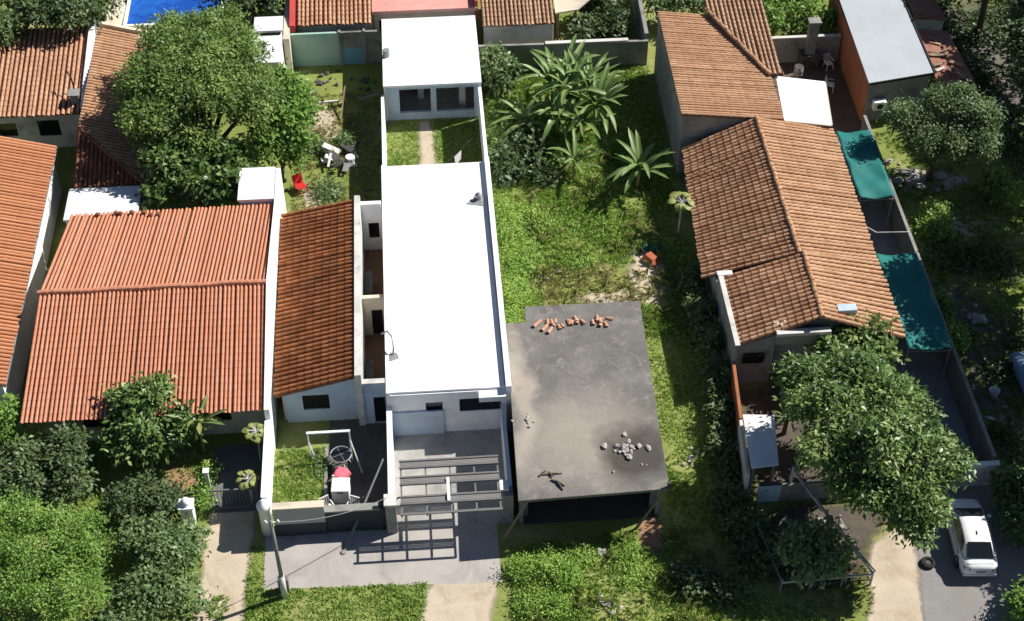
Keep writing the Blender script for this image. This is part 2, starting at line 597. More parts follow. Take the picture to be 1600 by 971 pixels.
def ridge_cap(parent, a, b, mat, r=0.14, name='ridge_cap'):
    a, b = Vector(a), Vector(b)
    n = max(2, int((b - a).length / 0.42))
    mb = MB()
    for k in range(n):
        p, q = a.lerp(b, k / n), a.lerp(b, (k + 1.08) / n)
        w1, w2 = [Vector((0.02 * math.sin(k * 1.7 + e), 0.03 * math.sin(k * .9 + e), 0.02 * math.sin(k * .6 + e) + random.uniform(-.01, .01))) for e in (0, .8)]
        mb.tube([p + w1 + Vector((0, 0, 0.01)), q + w2 + Vector((0, 0, 0.035))], [r * 0.88, r * random.uniform(.95, 1.08)], 8)
    return mb.build(name, mat, parent)


# ---- foliage
def set_tint(me, vals):
    at = me.attributes.new('tint', 'FLOAT', 'POINT')
    at.data.foreach_set('value', np.asarray(vals, dtype=np.float32))


def quads_to_mesh(name, V, tint, mat):
    """V: (N,4,3) array of leaf quads"""
    N = len(V)
    me = bpy.data.meshes.new(name)
    me.vertices.add(4 * N)
    me.vertices.foreach_set('co', V.reshape(-1).astype(np.float32))
    me.loops.add(4 * N)
    me.loops.foreach_set('vertex_index', np.arange(4 * N, dtype=np.int32))
    me.polygons.add(N)
    me.polygons.foreach_set('loop_start', np.arange(0, 4 * N, 4, dtype=np.int32))
    me.update(calc_edges=True)
    set_tint(me, np.repeat(tint, 4))
    me.materials.append(mat)
    return me


def norm(a):
    return a / np.maximum(np.linalg.norm(a, axis=-1, keepdims=True), 1e-6)


def leaves(P, N, per, size, ratio, tint0, spread=0.9, droop=0.25, rad=0.22):
    """sprigs at P facing N, each of `per` leaves -> quads, tint"""
    n = len(P)
    p = np.repeat(P, per, 0) + RNG.normal(0, rad, (n * per, 3)) * np.array([1, 1, 0.7])
    d = norm(np.repeat(N, per, 0) * 0.7 + RNG.normal(0, spread, (n * per, 3)))
    d[:, 2] -= droop
    d = norm(d)
    up = norm(np.repeat(N, per, 0) * 0.6 + np.array([0, 0, 0.9]) + RNG.normal(0, 0.35, (n * per, 3)))
    s = norm(np.cross(d, up))
    u = np.cross(s, d)
    L = size * RNG.uniform(0.5, 1.35, (n * per, 1))
    w = L * ratio * 0.5
    base = p
    tip = p + d * L - np.array([0, 0, 1]) * L * 0.12
    mid = p + d * L * 0.5 + u * L * 0.06
    V = np.stack([base, mid + s * w, tip, mid - s * w], 1)
    t = np.clip(np.repeat(tint0, per) + RNG.normal(0, 0.1, n * per), 0, 1)
    return V, t


def crown_points(lobes, n, bottom=-0.55, shell=(0.72, 1.03), sub=0):
    if sub:
        ext = []
        for l in lobes:
            ext.append((l[0], l[1], l[2], l[3] * .8, l[4] * .8, l[5] * .8))
            for k in range(sub):
                d = norm(RNG.normal(0, 1, 3))
                d[2] = abs(d[2]) * 1.1 - .25
                q = RNG.uniform(.72, .98)
                s = RNG.uniform(.26, .46)
                ext.append((l[0] + d[0] * l[3] * q, l[1] + d[1] * l[4] * q, l[2] + d[2] * l[5] * q, l[3] * s, l[4] * s, l[5] * s * 1.1))
        lobes = ext
    lob = np.array(lobes, float)
    area = (lob[:, 3] * lob[:, 4] + lob[:, 3] * lob[:, 5] + lob[:, 4] * lob[:, 5])
    pick = RNG.choice(len(lob), n, p=area / area.sum())
    d = norm(RNG.normal(0, 1, (n, 3)))
    d[:, 2] = np.where(d[:, 2] < bottom, -d[:, 2], d[:, 2])
    r = RNG.uniform(shell[0], shell[1], (n, 1))
    c = lob[pick]
    # lumpy surface
    lump = 1 + 0.16 * np.sin(d[:, :1] * 7 + pick[:, None]) * np.cos(d[:, 1:2] * 6 + 2.0 * pick[:, None]) + 0.08 * np.sin(d[:, 2:3] * 11)
    P = c[:, :3] + d * c[:, 3:6] * r * lump
    return P, d, pick


def limb(mb, a, b, r0, r1, k=4, wob=0.12):
    a, b = Vector(a), Vector(b)
    L = (b - a).length
    pts, rs = [], []
    for i in range(k + 1):
        t = i / k
        p = a.lerp(b, t)
        p.z += math.sin(t * math.pi) * L * 0.08
        if 0 < i < k:
            p += Vector((random.uniform(-1, 1), random.uniform(-1, 1), random.uniform(-.5, .5))) * wob
        pts.append(p)
        rs.append(r0 + (r1 - r0) * t)
    mb.tube(pts, rs, 7)


def tree(name, label, cat, base, lobes, sprigs, per, size, ratio, mat, trunk=0.2, group=None, tintb=0.5, spread=0.9, rad=0.22, fork=None, droop=0.25):
    bx, by = base
    root = thing(name, label, cat, (bx, by, 0), group)
    mb = MB()
    zc = min(l[2] for l in lobes)
    fk = Vector((bx + random.uniform(-.1, .1), by + random.uniform(-.1, .1), fork if fork else max(0.3, zc * 0.5)))
    limb(mb, (bx, by, -0.05), fk, trunk, trunk * 0.75, 3, 0.04)
    for l in lobes:
        limb(mb, fk, (l[0], l[1], l[2]), trunk * 0.6, trunk * 0.15)
    mb.build('trunk' if cat == 'tree' else 'stem', BARK, root, smooth=True)
    P, N, pick = crown_points(lobes, sprigs, sub=9)
    keep = P[:, 2] > 0.05
    P, N, pick = P[keep], N[keep], pick[keep]
    lt = RNG.normal(0, 0.13, pick.max() + 1)
    t0 = tintb + lt[pick] + 0.16 * np.sin(P[:, 0] * 2.3 + 1) * np.cos(P[:, 1] * 2.1) + RNG.normal(0, 0.12, len(P))
    V, t = leaves(P, N, per, size, ratio, t0, spread=spread, rad=rad, droop=droop)
    V = V - np.array([bx, by, 0])
    V[:, :, 2] = np.maximum(V[:, :, 2], 0.02)
    me = quads_to_mesh('crown', V, t, mat)
    o = bpy.data.objects.new('crown' if cat == 'tree' else 'foliage', me)
    COL.objects.link(o)
    o.parent = root
    return root


def inside(poly, x, y):
    r = np.zeros(len(x), bool)
    n = len(poly)
    for i in range(n):
        x0, y0 = poly[i]
        x1, y1 = poly[(i + 1) % n]
        c = ((y0 > y) != (y1 > y)) & (x < (x1 - x0) * (y - y0) / (y1 - y0 + 1e-12) + x0)
        r ^= c
    return r


def fnoise(x, y, s):
    return (np.sin(x * s + 1.3) * np.cos(y * s * 1.1 + .4) + np.sin(x * s * 2.3 + y * s * 1.7) * 0.6 + np.cos(y * s * 3.1 - x * s * 2.2 + 2) * 0.4) / 2.0


def grass(label, polys, dens, hgt, mat, tintb=0.5, patch=0.3, holes=(), blades=6, z=0.0, cat='grass', width=0.045):
    VV, TT = [], []
    for poly in polys:
        a = np.array(poly)
        x0, y0 = a.min(0)
        x1, y1 = a.max(0)
        n = int((x1 - x0) * (y1 - y0) * dens)
        x = RNG.uniform(x0, x1, n)
        y = RNG.uniform(y0, y1, n)
        k = inside(poly, x, y)
        for h in holes:
            k &= ~inside(h, x, y)
        f = fnoise(x, y, 0.9)
        k &= (f + RNG.normal(0, 0.35, n)) > -patch * 2 - 0.1
        x, y, f = x[k], y[k], f[k]
        m = len(x)
        if not m:
            continue
        b = blades
        px = np.repeat(x, b) + RNG.normal(0, 0.05, m * b)
        py = np.repeat(y, b) + RNG.normal(0, 0.05, m * b)
        ang = RNG.uniform(0, 2 * np.pi, m * b)
        lean = RNG.uniform(0.35, 1.3, m * b)
        h = hgt * RNG.uniform(0.5, 1.35, m * b) * (1 + 0.4 * np.repeat(f, b))
        dx, dy = np.cos(ang), np.sin(ang)
        w = width * RNG.uniform(0.6, 1.3, m * b)
        B = np.stack([px, py, np.full(m * b, z)], 1)
        sd = np.stack([-dy, dx, np.zeros(m * b)], 1) * w[:, None] * 0.5
        md = B + np.stack([dx * h * lean * .4, dy * h * lean * .4, h * 0.65], 1)
        tp = B + np.stack([dx * h * lean, dy * h * lean, h * (1.05 - 0.45 * lean)], 1)
        VV.append(np.stack([B - sd * .6, B + sd * .6, md + sd, tp], 1))
        TT.append(np.clip(tintb + 0.28 * np.repeat(fnoise(x, y, 0.45), b) + RNG.normal(0, 0.17, m * b), 0, 1))
    V = np.concatenate(VV)
    t = np.concatenate(TT)
    c = V.reshape(-1, 3).mean(0)
    c[2] = 0
    me = quads_to_mesh('grass', V - c, t, mat)
    o = bpy.data.objects.new('grass', me)
    COL.objects.link(o)
    o.location = c
    return tag(o, label, cat, kind='stuff')


def weeds(label, spots, n, size, mat, tintb=0.55, name='weeds', per=7):
    """low leafy growth: spots (x,y,rx,ry,h)"""
    lob = [(x, y, 0.0, rx, ry, h) for x, y, rx, ry, h in spots]
    P, N, pick = crown_points(lob, n, bottom=0.0, shell=(0.35, 1.05))
    t0 = tintb + 0.2 * fnoise(P[:, 0], P[:, 1], 0.8) + RNG.normal(0, 0.13, len(P))
    V, t = leaves(P, N, per, size, 0.5, t0, rad=0.16)
    V[:, :, 2] = np.maximum(V[:, :, 2], 0.01)
    c = V.reshape(-1, 3).mean(0)
    c[2] = 0
    me = quads_to_mesh(name, V - c, t, mat)
    o = bpy.data.objects.new(name, me)
    COL.objects.link(o)
    o.location = c
    return tag(o, label, 'weeds', kind='stuff')


def blob_poly(cx, cy, rx, ry, n=36, rough=0.14, ph=0.0):
    out = []
    for i in range(n):
        a = 2 * math.pi * i / n
        k = 1 + rough * (math.sin(3 * a + ph) + 0.6 * math.sin(5 * a + 2 * ph) + 0.5 * math.sin(9 * a + 1)) + random.uniform(-.04, .04)
        out.append((cx + rx * k * math.cos(a), cy + ry * k * math.sin(a)))
    return out


def flat(name, poly, z, mat):
    mb = MB()
    mb.add([(x, y, z) for x, y in poly], [tuple(range(len(poly)))])
    o = mb.build(name, mat)
    o['kind'] = 'structure'
    return o


SOFT = {}


def soft_mat(mat):
    """the same soil, thinning out over a ragged border"""
    if mat.name in SOFT:
        return SOFT[mat.name]
    m = mat.copy()
    m.name = mat.name + '_ragged'
    nt = m.node_tree
    bs = nt.nodes['Principled BSDF']
    at = nt.nodes.new('ShaderNodeAttribute')
    at.attribute_name = 'edge'
    ge = nt.nodes.new('ShaderNodeNewGeometry')
    no = nt.nodes.new('ShaderNodeTexNoise')
    no.inputs['Scale'].default_value = 2.2
    no.inputs['Detail'].default_value = 9
    no.inputs['Roughness'].default_value = 0.75
    nt.links.new(ge.outputs['Position'], no.inputs['Vector'])
    ad = nt.nodes.new('ShaderNodeMath')
    ad.operation = 'ADD'
    nt.links.new(at.outputs['Fac'], ad.inputs[0])
    nt.links.new(no.outputs['Fac'], ad.inputs[1])
    mr = nt.nodes.new('ShaderNodeMapRange')
    mr.inputs['From Min'].default_value = 0.6
    mr.inputs['From Max'].default_value = 1.15
    nt.links.new(ad.outputs[0], mr.inputs['Value'])
    tr = nt.nodes.new('ShaderNodeBsdfTransparent')
    mx = nt.nodes.new('ShaderNodeMixShader')
    nt.links.new(mr.outputs[0], mx.inputs[0])
    nt.links.new(tr.outputs[0], mx.inputs[1])
    nt.links.new(bs.outputs[0], mx.inputs[2])
    nt.links.new(mx.outputs[0], nt.nodes['Material Output'].inputs[0])
    SOFT[mat.name] = m
    return m


def soil(name, poly, z, mat, grow=0.3, inset=0.25):
    """ground sheet whose rim fades raggedly into the turf"""
    n = len(poly)
    a = np.array(poly, float)
    if sum(a[i][0] * a[(i + 1) % n][1] - a[(i + 1) % n][0] * a[i][1] for i in range(n)) < 0:
        a = a[::-1]
    out, inn = [], []
    for i in range(n):
        d = a[(i + 1) % n] - a[i - 1]
        d = d / max(np.linalg.norm(d), 1e-6)
        nr = np.array([d[1], -d[0]])
        out.append(a.mean(0) + (a[i] - a.mean(0)) * 1.15 if name == 'bare_earth' else a[i] + nr * grow)
        inn.append(a.mean(0) + (a[i] - a.mean(0)) * 0.55 if name == 'bare_earth' else a[i] - nr * inset)
    vs = [(p[0], p[1], z) for p in out] + [(p[0], p[1], z) for p in inn]
    fs = [(i, (i + 1) % n, n + (i + 1) % n, n + i) for i in range(n)] + [tuple(range(n, 2 * n))]
    o = MB().add(vs, fs).build(name, soft_mat(mat))
    at = o.data.attributes.new('edge', 'FLOAT', 'POINT')
    at.data.foreach_set('value', [0.0] * n + [1.0] * n)
    o['kind'] = 'structure'
    return o


def rect(x0, x1, y0, y1):
    return [(x0, y0), (x1, y0), (x1, y1), (x0, y1)]


# stones
STONES = []
for k in range(5):
    bm = bmesh.new()
    bmesh.ops.create_icosphere(bm, subdivisions=1, radius=0.5)
    for v in bm.verts:
        v.co *= random.uniform(0.7, 1.2)
        v.co.z *= 0.55
    me = bpy.data.meshes.new('stone')
    bm.to_mesh(me)
    bm.free()
    me.materials.append(STONE)
    STONES.append(me)


def rubble(label, c, n, r, size, z=0.0, cat='rubble', mat=None, group=None):
    root = thing('rubble_pile', label, cat, (c[0], c[1], z), group)
    for i in range(n):
        me = random.choice(STONES)
        if mat is not None:
            key = me.name + mat.name
            if key not in bpy.data.meshes:
                m2 = me.copy()
                m2.name = key
                m2.materials.clear()
                m2.materials.append(mat)
            me = bpy.data.meshes[key]
        o = bpy.data.objects.new('stone', me)
        COL.objects.link(o)
        o.parent = root
        a, q = random.uniform(0, 6.28), r * abs(random.gauss(0, .55))
        s = size * (0.3 + 1.2 * random.random() ** 2)
        o.location = (q * math.cos(a), q * math.sin(a) * 0.8, s * 0.2)
        o.rotation_euler = (random.uniform(-.4, .4), random.uniform(-.4, .4), random.uniform(0, 6.28))
        o.scale = (s * random.uniform(.8, 1.5), s, s)
    return root

# ================================================================== SETTING
flat('ground', rect(-260, 260, -200, 260), 0.0, GROUND)
SHADEEARTH = M('shade_toned_earth', (0.095, 0.08, 0.065), 0.95, 0.3, 1.2, dirt=(0.16, 0.13, 0.1), dirt_amt=0.6, bump=0.5)  # earth darkened to stand in for shade on the ground
flat('sidewalk', [(-12.95, -17.55), (-1.8, -17.95), (-1.8, -14.5), (-12.95, -14.5)], 0.012, PAVE)
flat('forecourt_floor', rect(-6.8, -0.95, -14.5, -8.0), 0.016, COURT)
soil('dirt_path', [(-16.3, -20.5), (-15.9, -18.0), (-15.75, -16.2), (-15.9, -14.6), (-15.6, -12.9), (-13.6, -12.9), (-13.7, -15), (-13.85, -17.2), (-13.95, -19), (-14.2, -20.6)], 0.008, SAND)
soil('dirt_path', [(-5.7, -20.6), (-5.4, -19.2), (-5.2, -18.2), (-5.0, -17.75), (-2.1, -17.95), (-2.3, -18.8), (-2.6, -20.7)], 0.008, SAND)
soil('dirt_path', [(14.4, -22.6), (15.4, -20.3), (15.6, -18.6), (16.0, -17.2), (17.6, -16.3), (18.5, -16.6), (18.35, -18.2), (17.9, -20.2), (17.5, -23)], 0.008, SAND)
soil('road', [(18.3, -16.2), (18.1, -18.2), (17.7, -20.2), (17.3, -23.5), (30, -23.5), (30, -16.0), (26, -13.9), (19.4, -13.9)], 0.012, ASPHALT)
flat('driveway', rect(19.75, 22.6, -13.9, 13.2), 0.02, DRIVE)
flat('driveway', rect(-15.7, -12.95, -12.9, -8.6), 0.016, M('dark_drive_concrete', (0.15, 0.15, 0.155), 0.85, 0.15, 0.8, dirt=(0.08, 0.08, 0.08)))
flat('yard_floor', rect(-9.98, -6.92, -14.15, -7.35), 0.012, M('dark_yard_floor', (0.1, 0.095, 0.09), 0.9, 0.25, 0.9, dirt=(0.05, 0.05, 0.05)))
flat('patio_floor', rect(16.6, 23.1, 11.2, 21.7), 0.014, M('shade_dark_patio_tiles', (0.12, 0.085, 0.07), 0.85, 0.2, 0.9, dirt=(0.06, 0.055, 0.05), dirt_amt=0.7))  # floor colour darkened to carry the neighbouring building's shade
soil('bare_earth', [(10.9, -13.9), (10.9, -7), (13, -6.4), (19.3, -6.2), (19.4, -10), (19.3, -13.9), (15, -14.0)], 0.006, SHADEEARTH)  # yard shade behind the carport, put into the earth colour
soil('bare_earth', [(10.4, -18.6), (10.6, -15.4), (12.5, -14.4), (16, -14.5), (17.6, -15.4), (16.2, -16.8), (15.2, -19.0), (12.8, -19.6)], 0.009, SHADEEARTH)  # tree shade on the verge, laid as a dark earth patch
soil('path', [(-4.75, 9.6), (-3.75, 9.6), (-3.85, 12), (-3.7, 14.5), (-4.0, 17.2), (-4.6, 17.2), (-4.5, 14), (-4.65, 12)], 0.008, SAND)
soil('bare_earth', blob_poly(-10.9, 9.2, 0.9, 2.6, ph=1), 0.006, SAND)
soil('bare_earth', blob_poly(-10.7, 17.2, 1.0, 2.4, ph=2), 0.006, SAND)
soil('bare_earth', blob_poly(7.9, 2.2, 1.2, 2.6, ph=3), 0.006, SAND)
soil('bare_earth', blob_poly(6.0, 0.2, 2.2, 1.0, ph=.5), 0.009, SAND)
soil('bare_earth', blob_poly(5.6, -15.2, 0.6, 1.7, ph=4), 0.006, M('reddish_soil', (0.33, 0.2, 0.12), 0.95, 0.15, 1.0))
soil('bare_earth', blob_poly(26.6, 5.2, 1.5, 1.1, ph=4), 0.006, SAND)
soil('bare_earth', blob_poly(25.6, 9.4, 2.6, 1.0, ph=2.4), 0.009, M('pale_rubble_ground', (0.5, 0.47, 0.42), 0.95, 0.25, 2.0, dirt=(0.2, 0.17, 0.13), dirt_amt=0.8, bump=0.5))
soil('bare_earth', blob_poly(-17.3, -10.6, 1.0, 0.9, ph=1.5), 0.006, M('reddish_soil', (0.33, 0.2, 0.12)))
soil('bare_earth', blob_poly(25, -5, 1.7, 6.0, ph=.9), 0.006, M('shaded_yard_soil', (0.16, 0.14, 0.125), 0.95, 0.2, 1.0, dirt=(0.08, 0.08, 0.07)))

# ================================================================== HOUSES
def gable_wall(parent, mat, pts, vec, name='wall'):
    return MB().slabv(pts, vec).build(name, mat, parent)

# --- far left house, ribs run across, eave over a white lit side wall
h = thing('house', 'orange-tiled house with sunlit white side wall cut by the left edge', 'house', (-30, 3, 0))
tile_roof(h, (-31.2, -6.6, 4.75), (-31.2, 12.4, 4.75), (-25.9, 12.4, 3.15), (-25.9, -6.6, 3.15), 72, T_ORANGE, wf=1.12, step=0.004)
wall(h, WHITE, (-26.25, -6.2), (-26.25, 12.0), 0, 3.08, 0.25)
gable_wall(h, CREAM, [(-31, 12.0, 0), (-26.2, 12.0, 0), (-26.2, 12.0, 3.1), (-31, 12.0, 4.55)], (0, -0.2, 0))
gable_wall(h, CREAM, [(-31, -6.1, 0), (-26.2, -6.1, 0), (-26.2, -6.1, 3.1), (-31, -6.1, 4.55)], (0, 0.2, 0))
MB().box(-25.93, -25.82, -6.6, 12.4, 3.02, 3.12).build('gutter', GALV, h)

# --- tan house, top left
h = thing('house', 'tan-ribbed tiled house at top left with white stepped parapet', 'house', (-29, 19, 0))
tile_roof(h, (-36, 22.9, 4.3), (-24.95, 22.9, 4.3), (-24.95, 15.7, 2.95), (-36, 15.7, 2.95), 38, T_TAN, step=0.006)
wall(h, DIRTYWHITE, (-36, 16.4), (-25.1, 16.4), 0, 2.9, 0.2, holes=[(5.6, 6.9, 1.0, 2.0), (8.2, 9.5, 0.9, 2.1)])
gable_wall(h, WHITE, [(-24.9, 15.9, 0), (-24.9, 23.2, 0), (-24.9, 23.2, 4.75), (-24.9, 15.9, 3.3)], (0.32, 0, 0), 'parapet')
gable_wall(h, DIRTYWHITE, [(-36, 22.7, 0), (-24.9, 22.7, 0), (-24.9, 22.7, 4.2), (-36, 22.7, 4.2)], (0, 0.2, 0))
MB().box(-25.5, -25.0, 16.4, 16.9, 3.1, 3.75).box(-25.6, -24.94, 16.3, 17.0, 3.75, 3.85).build('chimney', GREYWALL, h)
MB().tube([(-25.4, 17.4, 3.3), (-25.4, 17.4, 4.3), (-25.7, 17.9, 4.5)], 0.05, 8).build('vent_pipe', BLACKSTEEL, h)

# --- brown house under the big tree (hipped end)
h = thing('house', 'brown-tiled house with hipped end lying in the big tree\'s shadow', 'house', (-22.6, 16, 0))
def hipclip(t):   # rows from y=23.2 (t=0) to y=9.1 (t=1)
    y = 23.2 + (9.1 - 23.2) * t
    return (0, 1) if y > 13.0 else ((13.0 - y) / 3.9, 1)
tile_roof(h, (-24.55, 23.2, 3.95), (-24.55, 9.1, 3.95), (-20.6, 9.1, 2.75), (-20.6, 23.2, 2.75), 50, T_PALE, clip=hipclip,
          sheet=[(-24.55, 23.2, 3.95), (-24.55, 13.0, 3.95), (-20.6, 9.1, 2.75), (-20.6, 23.2, 2.75)])
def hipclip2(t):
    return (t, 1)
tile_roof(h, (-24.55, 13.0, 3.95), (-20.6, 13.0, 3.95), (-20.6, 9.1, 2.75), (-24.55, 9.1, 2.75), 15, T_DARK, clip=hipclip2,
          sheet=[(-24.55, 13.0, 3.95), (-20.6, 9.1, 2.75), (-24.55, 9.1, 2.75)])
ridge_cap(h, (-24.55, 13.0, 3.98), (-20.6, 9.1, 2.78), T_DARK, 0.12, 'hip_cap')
wall(h, DIRTYWHITE, (-20.9, 9.5), (-20.9, 22.9), 0, 2.72, 0.2)
wall(h, DIRTYWHITE, (-24.4, 9.5), (-20.9, 9.5), 0, 2.68, 0.2)
wall(h, DIRTYWHITE, (-24.4, 22.9), (-20.9, 22.9), 0, 3.3, 0.2)
gable_wall(h, CREAM, [(-24.5, 23.35, 0), (-20.5, 23.35, 0), (-20.5, 23.35, 3.0), (-24.5, 23.35, 4.2)], (0, 0.25, 0), 'parapet')

# blue pool beyond the brown house
p = thing('swimming_pool', 'bright blue pool behind the brown tiled roof at top left', 'pool', (-21.5, 31, 0))
mb = MB()
mb.box(-24.2, -24.0, 28.6, 36, 0, 0.35).box(-17.8, -17.6, 28.6, 36, 0, 0.35).box(-24.0, -17.8, 28.6, 28.8, 0, 0.35)
mb.build('coping', WHITE, p)
MB().box(-24.0, -17.8, 28.8, 36, 0, 0.22).build('pool_water', BLUETARP, p)
mb = thing('garden_wall', 'cream wall stub between the pool and the tan roof', 'wall', (-24.6, 27, 0))
wall(mb, CREAM, (-24.7, 24.2), (-24.4, 31), 0, 2.4, 0.3)
wall(mb, CREAM, (-24.4, 24.6), (-22.0, 24.4), 0, 2.4, 0.3)

# --- white flat roof with dappled shade
h = thing('flat_roof_annexe', 'flat white annexe roof with dappled tree shade behind the salmon roof', 'annexe', (-22.7, 7.6, 0))
MB().box(-24.75, -20.65, 6.25, 8.95, 2.62, 2.74).build('roof', SHEETWHITE, h)
for a, b in (((-24.6, 6.4), (-20.8, 6.4)), ((-24.6, 6.4), (-24.6, 8.8)), ((-20.8, 6.4), (-20.8, 8.8))):
    wall(h, DIRTYWHITE, a, b, 0, 2.6, 0.18)

# --- large salmon house
h = thing('house', 'large house with two-slope salmon ribbed tile roof', 'house', (-18.8, -1.3, 0))
tile_roof(h, (-13.0, -1.4, 4.4), (-24.65, -1.4, 4.4), (-24.3, 6.25, 3.0), (-12.75, 6.35, 3.0), 53, T_SALMON, wf=1.0, step=0.004)
tile_roof(h, (-24.65, -1.4, 4.4), (-13.0, -1.4, 4.4), (-12.95, -8.8, 2.8), (-24.9, -8.75, 2.8), 53, T_SALMON, wf=1.0, step=0.004)
ridge_cap(h, (-24.7, -1.4, 4.46), (-12.95, -1.4, 4.46), T_SALMON, 0.15)
wall(h, CREAM, (-24.2, -7.7), (-13.1, -7.7), 0, 2.8, 0.2, holes=[(2, 3.6, 1.0, 2.1), (5.2, 6.2, 0.02, 2.1), (7.6, 9.4, 1.0, 2.1)])
wall(h, CREAM, (-24.2, 5.7), (-13.1, 5.7), 0, 2.95, 0.2, holes=[(3, 4.2, 1.0, 2.1)])
gable_wall(h, CREAM, [(-24.25, -7.7, 0), (-24.25, 5.7, 0), (-24.25, 5.7, 2.95), (-24.25, -1.4, 4.25), (-24.25, -7.7, 2.9)], (0.2, 0, 0))
# white parapet along the right side
MB().slabv([(-12.93, -9.0, 0), (-12.93, 9.2, 0), (-12.93, 9.2, 3.35), (-12.93, 6.3, 3.35), (-12.93, -1.4, 4.62), (-12.93, -9.0, 3.0)], (0.26, 0, 0)).build('parapet', WHITE, h)
# small broken bits at the back edge
for i in range(7):
    x = random.uniform(-22.8, -18.6)
    mb = MB().lathe((x, 6.05 + random.uniform(-.25, .1), 3.1), [(0.13, 0), (0.15, 0.12), (0.1, 0.2)], 6)
    mb.build('broken_tile', T_DARK, h)

h = thing('shed', 'small white flat-roofed shed behind the right end of the salmon roof', 'shed', (-13.7, 7.6, 0))
MB().box(-15.0, -12.97, 6.55, 9.35, 3.22, 3.34).build('roof', ROOFWHITE, h)
for a, b in (((-14.85, 6.7), (-13.1, 6.7)), ((-14.85, 6.7), (-14.85, 9.2)), ((-13.1, 6.7), (-13.1, 9.2))):
    wall(h, WHITE, a, b, 0, 3.2, 0.18)

# boundary wall of the salmon house front yard
w = thing('boundary_wall', 'white wall beside the salmon house driveway with round-topped end post', 'wall', (-12.8, -11.5, 0))
wall(w, WHITE, (-12.8, -9.05), (-12.8, -13.9), 0, 2.25, 0.26)
MB().lathe((-12.85, -14.2, 0), [(.3, 0), (.28, 1.9), (.34, 1.95), (.34, 2.1), (.22, 2.25), (.1, 2.4), (.02, 2.44)], 14).build('end_post', WHITE, w, smooth=True)
MB().box(-12.96, -12.64, -13.9, -9.05, 2.25, 2.31).build('coping', WHITE, w)
g = thing('driveway_gate', 'low grey driveway gate between the garden bushes and white wall', 'gate', (-14.6, -12.7, 0))
MB().bar((-15.6, -12.7, 1.5), (-13.3, -12.7, 1.5), 0.08, 0.08).bar((-15.6, -12.7, 0.15), (-13.3, -12.7, 0.15), 0.08, 0.08).build('rail', GATEGREY, g)
for i in range(14):
    x = -15.55 + i * 0.17
    MB().bar((x, -12.7, 0.19), (x, -12.7, 1.46), 0.03, 0.03).build('bar', GATEGREY, g)
p = thing('gate_pillar', 'stubby white pillar by the dirt path, left of the driveway', 'pillar', (-16.6, -13.3, 0))
MB().box(-16.95, -16.35, -13.6, -13.05, 0, 1.3).box(-17.02, -16.28, -13.67, -12.98, 1.3, 1.42).build('shaft', WHITE, p, bevel=0.03)
MB().lathe((-16.65, -13.32, 1.42), [(0.2, 0), (0.26, 0.15), (0.16, 0.32), (0.03, 0.38)], 12).build('finial', WHITE, p, smooth=True)
p = thing('garden_post', 'slim pale post beside the red soil in the salmon house garden', 'post', (-15.85, -11.3, 0))
MB().bar((-15.85, -11.3, 0), (-15.85, -11.3, 1.3), 0.16).build('shaft', DIRTYWHITE, p, bevel=0.01)
MB().box(-16.0, -15.7, -11.45, -11.15, 1.3, 1.38).build('cap', WHITE, p)

# --- narrow brown house
h = thing('house', 'narrow house with brown lean-to tile roof and pale blue front', 'house', (-10, -1, 0))
tile_roof(h, (-8.45, -7.75, 3.6), (-8.45, 5.8, 3.6), (-12.52, 6.0, 2.6), (-12.45, -7.85, 2.6), 44, T_BROWN, wf=0.92)
MB().box(-8.42, -8.1, -7.78, 5.9, 0, 3.82).build('parapet', DIRTYWHITE, h)
gable_wall(h, BLUEWHITE, [(-12.1, -7.3, 0), (-9.85, -7.3, 0), (-9.85, -7.3, 0.9), (-11.2, -7.3, 0.9), (-11.2, -7.3, 2.0), (-9.85, -7.3, 2.0), (-9.85, -7.3, 3.1), (-12.1, -7.3, 2.6)], (0, 0.2, 0))
gable_wall(h, BLUEWHITE, [(-9.85, -7.3, 0), (-8.43, -7.3, 0), (-8.43, -7.3, 3.45), (-9.85, -7.3, 3.1)], (0, 0.2, 0))
mb = MB()
mb.bar((-11.2, -7.2, 0.93), (-9.85, -7.2, 0.93), 0.06).bar((-11.2, -7.2, 1.97), (-9.85, -7.2, 1.97), 0.06)
for x in (-11.17, -10.52, -9.88):
    mb.bar((x, -7.2, 0.96), (x, -7.2, 1.94), 0.05)
wi = mb.build('window', BLACKSTEEL, h)
MB().box(-11.19, -9.86, -7.2, -7.185, 0.92, 1.98).build('pane', GLASS, wi)
gable_wall(h, DIRTYWHITE, [(-12.1, 5.5, 0), (-8.43, 5.5, 0), (-8.43, 5.5, 3.5), (-12.1, 5.5, 2.65)], (0, 0.2, 0))
wall(h, DIRTYWHITE, (-12.15, -7.1), (-12.15, 5.5), 0, 2.6, 0.18)
# patio between the two houses
wall(h, WHITE, (-8.1, 5.6), (-6.95, 5.6), 0, 3.5, 0.28, holes=[(0.35, 0.95, 0.9, 2.1)])
wall(h, CREAM, (-8.1, -1.3), (-6.95, -1.3), 0, 2.9, 0.25, holes=[(0.45, 1.05, 0.02, 2.0)])
wall(h, BLUEWHITE, (-8.1, -7.55), (-6.95, -7.55), 0, 3.0, 0.25, holes=[(0.5, 1.1, 0.02, 2.0)])
MB().box(-8.12, -6.93, -7.72, -7.4, 3.0, 3.1).build('coping', DIRTYWHITE, h)
MB().box(-8.1, -6.95, -7.4, 5.4, 0.0, 0.1).build('patio_floor', BROWNFLOOR, h)
MB().box(-8.05, -7.6, 0.6, 2.4, 0.1, 1.3).build('cupboard', DARKJUNK, h)
MB().box(-8.02, -7.6, -5.5, -4.2, 0.1, 1.1).build('counter', DARKJUNK, h)

